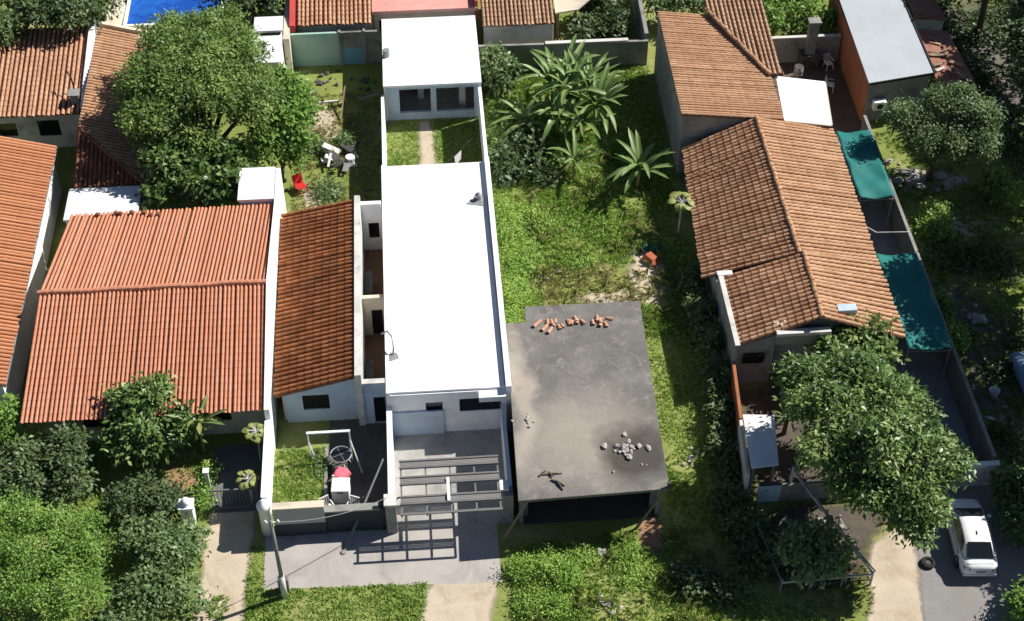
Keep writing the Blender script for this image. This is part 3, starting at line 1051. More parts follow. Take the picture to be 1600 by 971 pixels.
# front yard of the narrow house
f = thing('pipe_pergola', 'white pipe frame standing before the pale blue facade', 'pergola', (-9.8, -9.2, 0))
for x in (-10.85, -8.8):
    MB().bar((x, -10.0, 0), (x, -10.0, 2.2), 0.07).build('post', WHITE, f)
MB().bar((-10.9, -10.0, 2.22), (-8.75, -10.0, 2.22), 0.13, 0.07).build('front_beam', WHITE, f)
MB().bar((-8.8, -10.0, 1.6), (-8.3, -10.9, 0.03), 0.06).build('brace', DIRTYWHITE, f)
MB().bar((-10.85, -10.0, 1.6), (-10.3, -10.9, 0.03), 0.06).build('brace', DIRTYWHITE, f)
p = thing('planter_bed', 'raised lawn bed behind the grey street wall', 'planter', (-11.5, -11.6, 0))
MB().prism([(-12.66, -14.2), (-10.15, -14.2), (-10.15, -9.4), (-12.66, -9.4)], 0, 0.4).build('soil', GROUND, p)
MB().box(-10.15, -10.0, -14.2, -9.4, 0, 0.48).build('kerb', GREYWALL, p)
w = thing('street_wall', 'grey street wall with dark base in front of the raised lawn', 'wall', (-11.5, -14.4, 0))
MB().box(-12.42, -10.0, -14.55, -14.25, 0.95, 2.12).build('wall', M('pale_grey_paint', (0.36, 0.365, 0.37), 0.85, 0.1, 0.8, dirt=(0.2, 0.2, 0.2)), w)
MB().box(-12.42, -10.0, -14.53, -14.27, 0, 0.95).build('base', DARKWALL, w)  # lower band in a darker tone than the grey above
MB().box(-12.44, -9.98, -14.6, -14.2, 2.12, 2.2).build('coping', CREAM, w)
w = thing('low_gate_wall', 'low dark gate ledge between the grey street wall and white forecourt', 'wall', (-8.5, -14.2, 0))
MB().box(-9.98, -7.0, -14.42, -14.18, 0.0, 1.55).build('wall', DARKWALL, w)
MB().box(-9.98, -7.4, -14.5, -14.1, 1.55, 1.65).build('ledge', GREYWALL, w)

# round glass table
t = thing('round_table', 'round dark glass garden table with pale rim', 'table', (-9.3, -10.4, 0))
MB().lathe((-9.3, -10.4, 0.92), [(0.5, 0), (0.5, 0.02)], 28).build('glass_top', GLASS, t)
mb = MB()
pts = [(-9.3 + 0.52 * math.cos(a), -10.4 + 0.52 * math.sin(a), 0.93) for a in np.linspace(0, 2 * math.pi, 29)]
mb.tube(pts, 0.035, 6)
mb.build('rim', GALV, t, smooth=True)
for k in range(4):
    a = k * math.pi / 2 + .4
    MB().tube([(-9.3 + 0.15 * math.cos(a), -10.4 + .15 * math.sin(a), 0.9), (-9.3 + 0.5 * math.cos(a), -10.4 + .5 * math.sin(a), 0.0)], 0.035, 6).build('leg', PLASTICW, t)
    MB().bar((-9.3, -10.4, 0.945), (-9.3 + 0.5 * math.cos(a), -10.4 + .5 * math.sin(a), 0.945), 0.018, 0.012).build('spoke', GALV, t)

def plastic_chair(label, loc, rz, mat, group=None):
    c = thing('garden_chair', label, 'chair', loc, group, rz)
    MB().box(-0.24, 0.24, -0.24, 0.24, 0.4, 0.44).build('seat', mat, c, local=True, bevel=0.02)
    mb = MB()
    for i in range(5):
        x = -0.2 + i * 0.1
        mb.bar((x, 0.24, 0.44), (x * 1.1, 0.36, 0.88), 0.05, 0.02)
    mb.bar((-0.25, 0.36, 0.88), (0.25, 0.36, 0.88), 0.05, 0.06)
    mb.build('backrest', mat, c, local=True)
    for sx in (-1, 1):
        for sy in (-1, 1):
            MB().bar((sx * .2, sy * .2, 0.4), (sx * .26, sy * .26, 0), 0.04).build('leg', mat, c, local=True)
        MB().bar((sx * .27, -0.2, 0.62), (sx * .27, 0.3, 0.64), 0.05, 0.03).build('armrest', mat, c, local=True)
    return c

def draped_chair():
    c = plastic_chair('chair draped with a pink cloth below the round table', (-9.35, -11.45, 0), 2.7, PLASTICW)
    mb = MB()
    n = 9
    vs = []
    for j in range(n):
        for i in range(n):
            u, v = -0.42 + .84 * i / (n - 1), -0.4 + .8 * j / (n - 1)
            z = 0.9 - 0.5 * max(0, abs(u) - .24) / .2 - 0.3 * max(0, -v) + 0.03 * math.sin(9 * u + 5 * v)
            vs.append((u, v, max(0.46, z)))
    mb.add(vs, [(j * n + i, j * n + i + 1, (j + 1) * n + i + 1, (j + 1) * n + i) for j in range(n - 1) for i in range(n - 1)])
    o = mb.build('cloth', PINKCLOTH, c, local=True, smooth=True)
    sm = o.modifiers.new('solid', 'SOLIDIFY')
    sm.thickness = 0.012
draped_chair()
b = thing('chest_freezer', 'white chest freezer standing in the shaded yard below the pink cloth', 'freezer', (-9.3, -12.4, 0), rz=-0.06)
MB().box(-0.42, 0.42, -0.42, 0.42, 0.06, 0.95).build('cabinet', PLASTICW, b, local=True, bevel=0.03)
MB().box(-0.44, 0.44, -0.44, 0.44, 0.96, 1.06).build('lid', PLASTICW, b, local=True, bevel=0.03)
MB().box(-0.15, 0.15, -0.47, -0.43, 0.9, 0.96).build('handle', GALV, b, local=True)
for sx in (-.35, .35):
    MB().box(sx - .05, sx + .05, -.35, .35, 0, 0.06).build('foot', BLACKSTEEL, b, local=True)
plastic_chair('white plastic chair left of the freezer\'s front corner', (-9.95, -13.3, 0), 0.5, PLASTICW)
plastic_chair('white plastic chair right of the freezer\'s front corner', (-8.75, -13.4, 0), -0.4, PLASTICW)
plastic_chair('grey plastic chair against the low gate ledge', (-8.0, -13.5, 0), 0.1, GATEGREY)

# --- white house
h = thing('house', 'long white flat-roofed house with pale blue shaded front', 'house', (-3.8, 0.4, 0))
MB().box(-6.72, -0.93, -8.42, 9.2, 2.98, 3.1).build('roof', ROOFWHITE, h)
mb = MB().box(-6.9, -6.72, -8.5, 9.25, 0, 3.16)
mb.build('side_wall', WHITE, h)
MB().box(-0.93, -0.66, -8.7, 9.25, 0, 3.42).build('parapet', WHITE, h)
MB().box(-0.985, -0.93, -8.3, 6.2, 3.1, 3.16).build('gutter', GALV, h)
wall(h, WHITE, (-6.72, 9.1), (-0.93, 9.1), 0, 2.97, 0.2, holes=[(1.0, 1.9, 0.02, 2.05), (3.2, 4.5, 1.0, 2.05)])
wall(h, WHITE, (-6.72, -8.42), (-0.93, -8.42), 0, 2.97, 0.18, holes=[(1.75, 2.6, 1.6, 2.3), (3.45, 5.55, 1.5, 2.45)])
MB().box(-2.3, -0.95, -8.95, -8.52, 2.62, 2.96).build('fascia_box', WHITE, h)
MB().box(-6.7, -4.1, -8.62, -8.52, 0.02, 1.75).build('plinth_panel', BLUEWHITE, h)
# vent cowl with flashing on the roof and a bent pipe at the left edge
mb = MB().lathe((-1.45, 5.9, 3.1), [(0.16, 0), (0.12, 0.35), (0.2, 0.36), (0.05, 0.5)], 10)
mb.build('vent_cowl', GALV, h)
MB().sheet([(-2.2, 5.55, 3.13), (-1.2, 5.3, 3.13), (-1.1, 5.95, 3.16), (-1.55, 6.4, 3.2), (-1.75, 5.9, 3.15)], 0.02).build('flashing', GALV, h)
MB().tube([(-6.5, -5.9, 3.1), (-6.45, -5.7, 3.55), (-6.5, -5.2, 3.75), (-6.75, -4.7, 3.7), (-7.05, -4.6, 3.4)], 0.05, 7).build('mast_pipe', GALV, h)
MB().sheet([(-6.7, -6.3, 3.14), (-6.2, -6.1, 3.14), (-6.3, -5.8, 3.2), (-6.65, -5.7, 3.16)], 0.02).build('mast_flashing', GALV, h)

# forecourt walls, pillars, raised gate
w = thing('forecourt_wall', 'white wall along the left side of the forecourt', 'wall', (-6.8, -11.5, 0))
wall(w, WHITE, (-6.8, -8.55), (-6.8, -14.1), 0, 2.1, 0.2)
MB().box(-6.94, -6.66, -14.1, -8.55, 2.1, 2.18).build('coping', WHITE, w)
p = thing('gate_pillar', 'grey gate pillar at the left of the slatted raised gate', 'pillar', (-6.85, -14.5, 0))
MB().box(-7.1, -6.6, -14.75, -14.12, 0, 2.15).build('shaft', GREYWALL, p, bevel=0.02)
MB().box(-7.15, -6.55, -14.8, -14.1, 2.15, 2.25).build('cap', DIRTYWHITE, p)
w = thing('forecourt_wall', 'white wall along the right side of the forecourt, beside the concrete slab', 'wall', (-1.1, -11.5, 0))
wall(w, WHITE, (-1.12, -8.75), (-1.12, -14.0), 0, 2.2, 0.2)
p = thing('gate_pillar', 'grey gate pillar at the right of the slatted raised gate', 'pillar', (-1.25, -14.3, 0))
MB().box(-1.5, -1.0, -14.6, -14.02, 0, 2.2).build('shaft', GREYWALL, p, bevel=0.02)
MB().box(-1.72, -1.2, -14.3, -13.7, 2.2, 2.32).build('cap', WHITE, p)

g = thing('tilt_gate', 'grey slatted tilt gate raised flat over the forecourt entrance', 'gate', (-4.0, -14.0, 0))
Z = 2.38
LOUVRE = M('light_grey_louvre', (0.22, 0.218, 0.21), 0.6, 0.08, 1.5)
for y0 in (-12.3, -13.3, -14.48):
    for k in range(7):
        y = y0 + 0.07 - k * 0.085
        MB().box(-6.35, -1.6, y - 0.034, y + 0.034, Z - 0.012, Z + 0.012).build('slat', LOUVRE, g)
for y, wd in ((-12.3, .08), (-12.72, .08), (-13.3, .08), (-13.72, .09), (-14.48, .09), (-14.9, .09), (-15.5, .13)):
    MB().box(-6.38, -1.57, y - wd / 2, y + wd / 2, Z + 0.014, Z + 0.07).build('rail', GATEGREY, g)
for x in (-6.3, -5.12, -3.95, -2.78, -1.65):
    MB().box(x - 0.04, x + 0.04, -15.57, -12.3, Z - 0.085, Z - 0.037).build('crossbar', GATEGREY, g)
MB().box(-4.14, -4.0, -14.9, -13.5, Z + 0.075, Z + 0.13).build('counterweight_cover', PLASTICW, g)
MB().bar((-6.58, -14.4, 2.2), (-6.32, -14.4, Z - 0.03), 0.06).build('pivot_arm', BLACKSTEEL, g)
MB().bar((-1.52, -14.3, 2.15), (-1.66, -14.3, Z - 0.03), 0.06).build('pivot_arm', BLACKSTEEL, g)

# back court and rear building
w = thing('court_wall', 'thin white wall on the left of the grassy back court', 'wall', (-6.78, 13.2, 0))
wall(w, WHITE, (-6.78, 9.3), (-6.78, 17.2), 0, 2.2, 0.18)
w = thing('court_wall', 'white wall on the right of the grassy back court, beside the empty lot', 'wall', (-0.75, 13.2, 0))
wall(w, WHITE, (-0.75, 9.3), (-0.75, 17.2), 0, 2.5, 0.2)
h = thing('rear_building', 'white flat-roofed rear building with two dark openings', 'building', (-3.7, 21, 0))
MB().box(-6.7, -0.62, 17.25, 24.5, 2.68, 2.82).build('roof', ROOFWHITE, h)
wall(h, WHITE, (-6.6, 17.4), (-6.6, 24.4), 0, 2.66, 0.18)
wall(h, WHITE, (-0.72, 17.4), (-0.72, 24.4), 0, 2.66, 0.18)
wall(h, WHITE, (-6.5, 24.3), (-0.82, 24.3), 0, 2.66, 0.18)
wall(h, BLUEWHITE, (-6.5, 17.55), (-0.82, 17.55), 0, 2.66, 0.2, holes=[(0.75, 2.7, 0.55, 2.35), (3.05, 5.4, 0.55, 2.35)], window=False)
MB().box(-6.5, -0.83, 17.7, 24.2, 0.01, 0.05).build('floor', COURT, h)
MB().box(-4.6, -4.2, 19.5, 20.2, 0.05, 1.7).build('stored_cabinet', DIRTYWHITE, h)
MB().box(-2.0, -1.6, 18.4, 18.8, 0.05, 1.9).build('stored_cabinet', DIRTYWHITE, h)
MB().tube([(-6.45, 20.4, 2.82), (-6.45, 20.4, 3.3)], 0.22, 12).build('roof_vent', GALV, h)
b = thing('leaning_board', 'pinkish ribbed board leaning in the corner of the back court', 'board', (-1.7, 10.4, 0))
for i in range(6):
    MB().bar((-2.15 + i * .17, 10.3, 0.02), (-2.15 + i * .17, 9.75, 2.35), 0.165, 0.03 + 0.02 * (i % 2), up=(0, 1, 0)).build('plank', M('pink_board', (0.55, 0.3, 0.26), 0.8, 0.15, 2.0), b)
b = thing('clothes_line', 'clothes line with a white cloth crossing the back court', 'clothes line', (-2.6, 11.5, 0))
MB().tube([(-0.9, 13.6, 2.0), (-2.2, 12.0, 1.75), (-4.2, 9.35, 2.0)], 0.015, 5).build('line', BLACKSTEEL, b)
MB().add([(-2.15, 12.05, 1.74), (-2.6, 11.45, 1.74), (-2.55, 11.5, 1.0), (-2.2, 12.0, 1.1)], [(0, 1, 2, 3)]).build('cloth', PLASTICW, b)
weeds('small leafy shrubs against the house wall in the back court', [(-3.0, 10.2, .6, .4, .7), (-5.6, 10.0, .4, .3, .4)], 60, 0.2, L_DARK)

# --- houses across the top
h = thing('house', 'red-walled house with salmon ribbed roof at the top', 'house', (-9.8, 27, 0))
tile_roof(h, (-12.2, 31, 4.2), (-7.35, 31, 4.2), (-7.35, 24.1, 2.85), (-12.2, 24.1, 2.85), 17, T_TAN)
MB().slabv([(-12.62, 23.9, 0), (-12.62, 31, 0), (-12.62, 31, 4.5), (-12.62, 23.9, 3.0)], (0.35, 0, 0)).build('red_wall', REDWALL, h)
wall(h, DIRTYWHITE, (-12.2, 24.6), (-7.4, 24.6), 0, 2.75, 0.2)
wall(h, DIRTYWHITE, (-7.45, 24.8), (-7.45, 31), 0, 2.8, 0.2)
MB().box(-13.0, -12.62, 22.6, 31, 0, 2.9).build('side_wall', CREAM, h)
w = thing('painted_wall', 'mint and sky blue painted yard wall below the red-walled house', 'wall', (-9.7, 23.7, 0))
MB().box(-12.6, -9.55, 23.62, 23.8, 0, 2.5).build('panel', MINT, w)
MB().box(-9.38, -7.95, 23.62, 23.8, 0, 1.3).build('panel', BLUEPAINT, w)
MB().box(-9.38, -7.95, 23.64, 23.8, 1.3, 2.5).build('panel', GREYWALL, w)
MB().box(-7.8, -6.8, 23.62, 23.8, 0, 2.5).build('panel', GREYWALL, w)
for x in (-9.46, -7.87):
    MB().box(x - .08, x + .08, 23.56, 23.86, 0, 2.6).build('pier', GREYWALL, w)
h = thing('pink_terrace', 'faded pink flat terrace roof beyond the white rear building', 'building', (-4, 28, 0))
MB().box(-7.3, -0.45, 24.9, 33, 2.9, 3.15).build('roof', PINK, h)
wall(h, CREAM, (-7.2, 25.1), (-0.55, 25.1), 0, 2.88, 0.2, holes=[(0.3, 2.2, 0.8, 2.4)])
wall(h, REDWALL, (-0.5, 25.0), (-0.5, 33), 2.2, 3.6, 0.2)
h = thing('house', 'straw-coloured ribbed roof at the top, right of the pink terrace', 'house', (2, 26, 0))
tile_roof(h, (-0.2, 31, 4.4), (4.5, 31, 4.4), (4.5, 23.4, 2.7), (-0.2, 23.4, 2.7), 18, T_STRAW)
wall(h, DIRTYWHITE, (-0.1, 23.9), (4.4, 23.9), 0, 2.6, 0.2)
wall(h, CREAM, (4.4, 24), (4.4, 31), 0, 2.7, 0.2)
h = thing('shed', 'white flat-roofed shed between the big tree and the red wall', 'shed', (-13.8, 22.2, 0))
MB().box(-14.9, -13.05, 20.1, 23.0, 2.82, 2.94).build('roof', ROOFWHITE, h)
MB().box(-14.9, -13.05, 23.4, 25.0, 2.9, 3.05).build('rear_roof', SHEETWHITE, h)
for a, b in (((-14.8, 20.3), (-13.2, 20.3)), ((-14.8, 20.3), (-14.8, 24.8)), ((-13.15, 20.3), (-13.15, 24.8))):
    wall(h, WHITE, a, b, 0, 2.8, 0.15)
h = thing('lean_to', 'pale cement lean-to roof at the top, behind the empty lot\'s rear wall', 'lean-to', (6, 26.5, 0))
MB().sheet([(4.7, 25.0, 2.4), (6.2, 25.3, 2.4), (7.7, 26.9, 2.6), (7.7, 30, 2.8), (4.7, 30, 2.8)], 0.1).build('roof', CREAM, h)
for x, y in ((4.9, 25.2), (6.1, 25.6), (4.9, 29.5), (7.5, 29.5)):
    MB().bar((x, y, 0), (x, y, 2.35), 0.15).build('post', WOOD, h)
w = thing('rear_wall', 'dark cement wall with pale coping across the back of the empty lot', 'wall', (5.4, 22.4, 0))
wall(w, GREYWALL, (-0.6, 22.4), (10.5, 22.2), 0, 1.9, 0.2)
MB().box(3.8, 9.2, 22.18, 22.48, 1.9, 1.98).build('coping', DIRTYWHITE, w)
w = thing('yard_wall', 'tall narrow cement wall running back from the empty lot\'s rear wall', 'wall', (10.5, 26, 0))
wall(w, GREYWALL, (10.4, 22.4), (10.55, 30), 0, 2.3, 0.25)

# --- concrete slab building
h = thing('slab_building', 'unfinished building with stained dark concrete slab roof', 'building', (2.7, -9, 0))
MB().prism([(-0.62, -3.9), (0.42, -3.9), (0.47, -2.75), (6.55, -2.75), (6.3, -15.35), (-0.85, -15.55)][::-1], 2.82, 3.0).build('roof_slab', SLAB, h, bevel=0.02)
wall(h, GREYWALL, (-0.45, -4.3), (-0.62, -14.6), 0, 2.8, 0.2)
wall(h, GREYWALL, (6.2, -3.2), (6.0, -14.6), 0, 2.8, 0.2, holes=[(3, 4.4, 1.0, 2.1), (8, 9, 0.02, 2.1)], window=False)
wall(h, GREYWALL, (0.6, -3.1), (6.2, -3.1), 0, 2.8, 0.2)
wall(h, GREYWALL, (-0.5, -9.8), (6.1, -9.8), 0, 2.8, 0.2, holes=[(0.8, 2.6, 0.02, 2.2), (3.8, 5.4, 0.9, 2.1)], window=False)
for x in (-0.4, 5.8):
    MB().box(x - .12, x + .12, -14.2, -13.96, 0, 2.8).build('column', GREYWALL, h)
MB().box(-0.5, 6.05, -14.7, -9.95, 0.01, 0.06).build('floor', M('dark_earth_floor', (0.1, 0.085, 0.07), 0.95, 0.2, 1.0), h)
MB().bar((6.1, -15.3, 2.82), (4.9, -15.3, 0.0), 0.1).build('prop', WOOD, h)
MB().bar((6.28, -15.25, 2.7), (6.28, -15.25, 3.35), 0.14).build('corner_stub', DARKJUNK, h)
MB().bar((-0.3, -15.3, 2.82), (-1.6, -15.6, 0.0), 0.09).build('prop', WOOD, h)

def tile_bit(parent, x, y, rz, L, tilt=0.0):
    mb = MB()
    K = 5
    vs, fs = [], []
    for yy, r in ((0, .06), (L, .085)):
        for j in range(K + 1):
            a = math.pi * j / K
            vs.append((r * math.cos(a), yy, r * math.sin(a)))
    for j in range(K):
        fs.append((j, j + 1, K + 1 + j + 1, K + 1 + j))
    o = mb.add(vs, fs).build('tile', CLAYBIT, parent, local=True)
    o.location = (x, y, 0.0)
    o.rotation_euler = (tilt, 0, rz)
    m = o.modifiers.new('solid', 'SOLIDIFY')
    m.thickness = 0.02
for (cx, cy, lab, items) in (
        (1.85, -4.1, 'leftmost pile of loose clay tiles on the slab roof', [(-.75, .35, 2.4, .9), (-.35, -.05, 2.5, .8), (-.1, -.35, 2.6, .7), (-.35, .35, 3.1, .5), (-.1, .3, 3.2, .5), (.05, .1, 3.0, .5), (.3, -.2, 3.4, .45), (.5, -.15, 3.5, .4), (.15, .35, 3.1, .5)]),
        (3.0, -3.9, 'middle pile of loose clay tiles on the slab roof', [(-.5, .0, 3.4, .6), (-.3, -.1, 3.3, .5), (0, .25, 3.3, .6), (.15, .0, 3.0, .5), (.05, -.2, 1.6, .5), (.4, -.1, 3.6, .5)]),
        (4.3, -4.0, 'rightmost pile of loose clay tiles on the slab roof', [(-.5, -.05, 3.2, .5), (-.15, .35, 3.1, .6), (0, .1, 3.2, .6), (.1, -.25, 2.7, .5), (.25, .05, 1.9, .6), (.45, .1, 4.3, .5), (.3, -.3, 3.3, .5)])):
    pl = thing('tile_pile', lab, 'tile pile', (cx, cy, 3.02), 'clay tile piles on the slab')
    for (x, y, r, L) in items:
        tile_bit(pl, x * .8, y * .8, r, L * .75, random.uniform(0, 0.15))
rubble('pale rubble scattered on the dark stain of the slab roof', (4.6, -12.9), 46, 1.0, 0.24, 3.0)
rubble('few white stones near the left edge of the slab roof', (0.0, -10.6), 16, 0.7, 0.16, 3.0)
b = thing('broken_branches', 'dark sticks lying near the slab roof\'s front edge', 'sticks', (0.8, -14.2, 3.0))
for a, c in (((-.5, .1, .04), (.55, .12, .05)), ((-.1, 0.2, .1), (.1, -.1, .09)), ((.0, -.25, .04), (.6, -.65, .04)), ((.2, -.3, .05), (.5, -.9, .05)), ((-.55, .02, .04), (-.2, .25, .12))):
    MB().tube([a, ((a[0] + c[0]) / 2, (a[1] + c[1]) / 2 + .03, .08), c], [.05, .06, .03], 6).build('stick', WOOD if random.random() < .4 else DARKJUNK, b, local=True)

# --- long right-hand house
h = thing('house', 'long house with weathered two-slope tile roof right of the empty lot', 'house', (15, 3, 0))
tile_roof(h, (15.15, 10.7, 4.25), (15.28, -1.1, 4.25), (10.35, -0.7, 2.4), (10.95, 10.5, 2.4), 40, T_OLD, wf=0.92)
tile_roof(h, (15.28, -1.1, 4.25), (15.15, 10.7, 4.25), (19.95, 11.1, 2.8), (19.8, -0.6, 2.8), 40, T_PALE)
tile_roof(h, (15.45, -1.2, 4.42), (15.42, -6.1, 4.42), (11.2, -6.35, 2.95), (11.2, -1.2, 2.95), 17, T_OLD)
tile_roof(h, (15.42, -6.1, 4.42), (15.45, -1.2, 4.42), (19.8, -0.7, 2.92), (19.8, -6.4, 2.92), 17, T_PALE)
ridge_cap(h, (15.15, 10.7, 4.32), (15.28, -1.1, 4.32), T_OLD, 0.13)
ridge_cap(h, (15.45, -1.15, 4.48), (15.42, -6.1, 4.48), T_OLD, 0.13)
wall(h, GREYWALL, (11.3, 10.4), (11.1, -1.2), 0, 2.45, 0.2)
wall(h, GREYWALL, (19.4, 10.4), (19.4, -6.0), 0, 2.75, 0.2)
# front part: parapet with pale coping, stepped facade
MB().box(11.02, 11.2, -6.5, -1.1, 0, 3.12).build('side_parapet', GREYWALL, h)
MB().box(10.98, 11.24, -6.55, -1.35, 3.12, 3.2).build('coping', DIRTYWHITE, h)
MB().box(10.95, 11.75, -1.35, -1.05, 3.12, 3.24).build('coping', WHITE, h)
gable_wall(h, GREYWALL, [(11.2, -6.3, 0), (13.1, -6.3, 0), (13.1, -6.3, 3.5), (11.2, -6.3, 2.85)], (0, 0.2, 0))
gable_wall(h, GREYWALL, [(13.1, -5.75, 0), (19.5, -5.75, 0), (19.5, -5.75, 2.95), (15.42, -5.75, 4.3), (13.1, -5.75, 3.5)], (0, 0.2, 0))
MB().box(13.1, 15.9, -6.45, -6.1, 3.55, 3.75).build('front_coping', DIRTYWHITE, h)
MB().box(13.1, 15.9, -6.42, -6.13, 2.9, 3.55).build('front_parapet', GREYWALL, h)
mb = MB().bar((11.5, -6.42, 2.3), (12.6, -6.42, 2.3), 0.06)
mb.bar((11.5, -6.42, 1.7), (12.6, -6.42, 1.7), 0.06).bar((11.5, -6.42, 1.7), (11.5, -6.42, 2.3), 0.05).bar((12.6, -6.42, 1.7), (12.6, -6.42, 2.3), 0.05)
wi = mb.build('window', BLACKSTEEL, h)
MB().box(11.5, 12.6, -6.40, -6.36, 1.7, 2.3).build('pane', GLASS, wi)
# antenna-like white brackets and box on the front edge
MB().bar((13.0, -5.3, 3.5), (13.45, -5.9, 3.85), 0.08).bar((13.3, -5.1, 3.6), (13.75, -5.8, 3.9), 0.08).bar((13.1, -5.6, 3.72), (13.6, -5.55, 3.78), 0.06).build('bracket', PLASTICW, h)
MB().box(16.4, 17.4, -5.5, -5.0, 3.55, 4.25).build('water_box', BLUEWHITE, h, bevel=0.03)
# upper rear part
def upclip(t):
    # rows at y from 21.3 (t=0) to 10.8 (t=1); diagonal valley from (13.9,21.6) to (16.8,15.2)
    y = 21.4 + (10.8 - 21.4) * t
    xr = 16.85 if y < 15.2 else 13.9 + (21.6 - y) / 6.4 * 2.9
    return (0, (xr - 10.75) / (16.85 - 10.75))
def uz(x):
    return 4.62 - (x - 10.75) * 0.135
tile_roof(h, (10.8, 21.4, uz(10.75)), (10.72, 10.8, uz(10.75)), (16.85, 10.9, uz(16.85)), (16.85, 21.4, uz(16.85)), 46, T_PALE, clip=upclip,
          sheet=[(10.8, 21.4, uz(10.75)), (10.72, 10.8, uz(10.75)), (16.85, 10.9, uz(16.85)), (16.85, 15.2, uz(16.85)), (13.9, 21.5, uz(13.9))])
gable_wall(h, GREYWALL, [(10.85, 21.2, 0), (10.85, 10.95, 0), (10.85, 10.95, 4.5), (10.85, 21.2, 4.5)], (0.2, 0, 0))
gable_wall(h, GREYWALL, [(11.0, 11.0, 0), (16.7, 11.0, 0), (16.7, 11.0, 3.7), (11.0, 11.0, 4.48)], (0, 0.2, 0))
wall(h, CREAM, (16.6, 11.1), (16.6, 21), 0, 3.7, 0.2)
def v2clip(t):   # columns x 13.9..17.6, high edge at y=22, valley below
    x = 13.9 + 3.7 * t
    yl = 21.6 - (x - 13.9) / 2.9 * 6.4 if x < 16.8 else 15.2
    return (0, (22.4 - yl) / (22.4 - 15.2))
tile_roof(h, (13.9, 22.4, 4.75), (17.6, 22.4, 4.75), (17.6, 15.2, 4.0), (13.9, 15.2, 4.0), 13, T_STRAW, clip=v2clip,
          sheet=[(13.9, 22.4, 4.75), (13.9, 21.6, 4.66), (16.8, 15.2, 4.0), (17.6, 15.2, 4.0), (17.6, 22.4, 4.75)])
ridge_cap(h, (13.9, 21.5, 4.6), (16.85, 15.15, 4.02), T_PALE, 0.12, 'valley_cap')
MB().sheet([(16.95, 10.95, 3.75), (19.85, 11.0, 3.2), (20.4, 15.25, 3.2), (17.3, 15.3, 3.75)], 0.06).build('sheet_roof', ROOFWHITE, h)
MB().bar((16.95, 10.9, 3.72), (19.85, 10.95, 3.16), 0.06).bar((19.9, 11.0, 3.14), (20.42, 15.2, 3.14), 0.08, 0.12).build('sheet_trim', CREAM, h)
wall(h, CREAM, (19.5, 11.2), (19.9, 15.0), 0, 3.1, 0.18)

# low walls and shed before the right-hand house
w = thing('side_wall', 'thin brick-red wall running forward from the weathered house\'s corner', 'wall', (10.85, -10, 0))
wall(w, BRICKWALL, (11.0, -6.6), (10.7, -10.4), 0, 2.0, 0.16)
wall(w, DIRTYWHITE, (10.7, -10.4), (10.45, -13.9), 0, 1.9, 0.16)
s = thing('carport', 'white sheet carport roof flecked with shade beside the brick-red wall', 'carport', (11.4, -12.2, 0))
MB().sheet([(10.7, -10.6, 2.5), (10.55, -13.85, 2.3), (11.9, -13.75, 2.3), (12.25, -10.75, 2.5)], 0.05).build('roof', ROOFWHITE, s)
for x, y in ((10.85, -10.8), (10.75, -13.6), (11.75, -13.5), (12.05, -10.95)):
    MB().bar((x, y, 0), (x, y, 2.28), 0.08).build('post', GALV, s)
w = thing('yard_front_wall', 'low grey front wall before the flecked carport', 'wall', (12.3, -14.1, 0))
wall(w, BLUEWHITE, (11.0, -14.1), (12.1, -14.1), 0, 1.3, 0.16, holes=[(0.15, 0.5, 0.8, 0.95)], window=False)
wall(w, GREYWALL, (12.1, -14.1), (19.7, -14.0), 0, 1.2, 0.16)
MB().box(11.0, 12.1, -14.22, -13.98, 1.3, 1.36).build('coping', DARKJUNK, w)

# driveway walls and awnings
DARKCEMENT = M('dark_mossy_cement', (0.11, 0.115, 0.12), 0.9, 0.2, 0.8, dirt=(0.05, 0.055, 0.05), dirt_amt=0.7)
w = thing('driveway_wall', 'long dark wall with thin pale top beside the teal awnings', 'wall', (22.6, 0, 0))
wall(w, DARKCEMENT, (22.62, 13.3), (22.62, -13.7), 0, 1.95, 0.14)
MB().box(22.53, 22.71, -13.7, 13.3, 1.95, 1.99).build('coping', GREYWALL, w)
w = thing('driveway_end_wall', 'pale wall closing the driveway end behind the white car', 'wall', (21.8, -13.8, 0))
wall(w, DIRTYWHITE, (20.75, -13.85), (22.85, -13.85), 0, 1.55, 0.2)
MB().box(20.7, 22.9, -13.99, -13.71, 1.55, 1.63).build('coping', WHITE, w)
def awning(label, x0, x1, y0, y1, z, dz):
    a = thing('awning', label, 'awning', ((x0 + x1) / 2, (y0 + y1) / 2, 0))
    n, m = 12, 30
    vs, fs = [], []
    for j in range(m + 1):
        for i in range(n + 1):
            u, v = i / n, j / m
            x = x0 + (x1 - x0) * u
            y = y0 + (y1 - y0) * v
            zz = z + dz * u - 0.16 * math.sin(math.pi * u) * (0.6 + 0.4 * math.cos(v * math.pi * 6)) + 0.03 * math.sin(9 * u + 14 * v) + 0.02 * math.sin(31 * v - 6 * u)
            vs.append((x, y, zz))
    for j in range(m):
        for i in range(n):
            k = j * (n + 1) + i
            fs.append((k, k + 1, k + n + 2, k + n + 1))
    o = MB().add(vs, fs).build('canopy', TEALCLOTH, a, smooth=True)
    o.modifiers.new('solid', 'SOLIDIFY').thickness = 0.012
    for y in np.linspace(y0 + .03, y1 - .03, 4):
        MB().bar((x0, y, z - 0.28), (x1, y, z + dz - 0.28), 0.04).build('rafter', GALV, a)
    for y in (y0 + .1, y1 - .1):
        for x, zz in ((x0 + .05, z), (x1 - .05, z + dz)):
            MB().bar((x, y, 0), (x, y, zz - 0.12), 0.06).build('post', GALV, a)
awning('teal shade awning nearer the top, beside the pale roof slope', 20.35, 22.4, 5.3, 11.4, 2.4, 0.0)
awning('longer teal awning over the lower driveway, behind the big leafy tree', 20.1, 22.45, -6.65, 0.6, 2.4, -0.1)
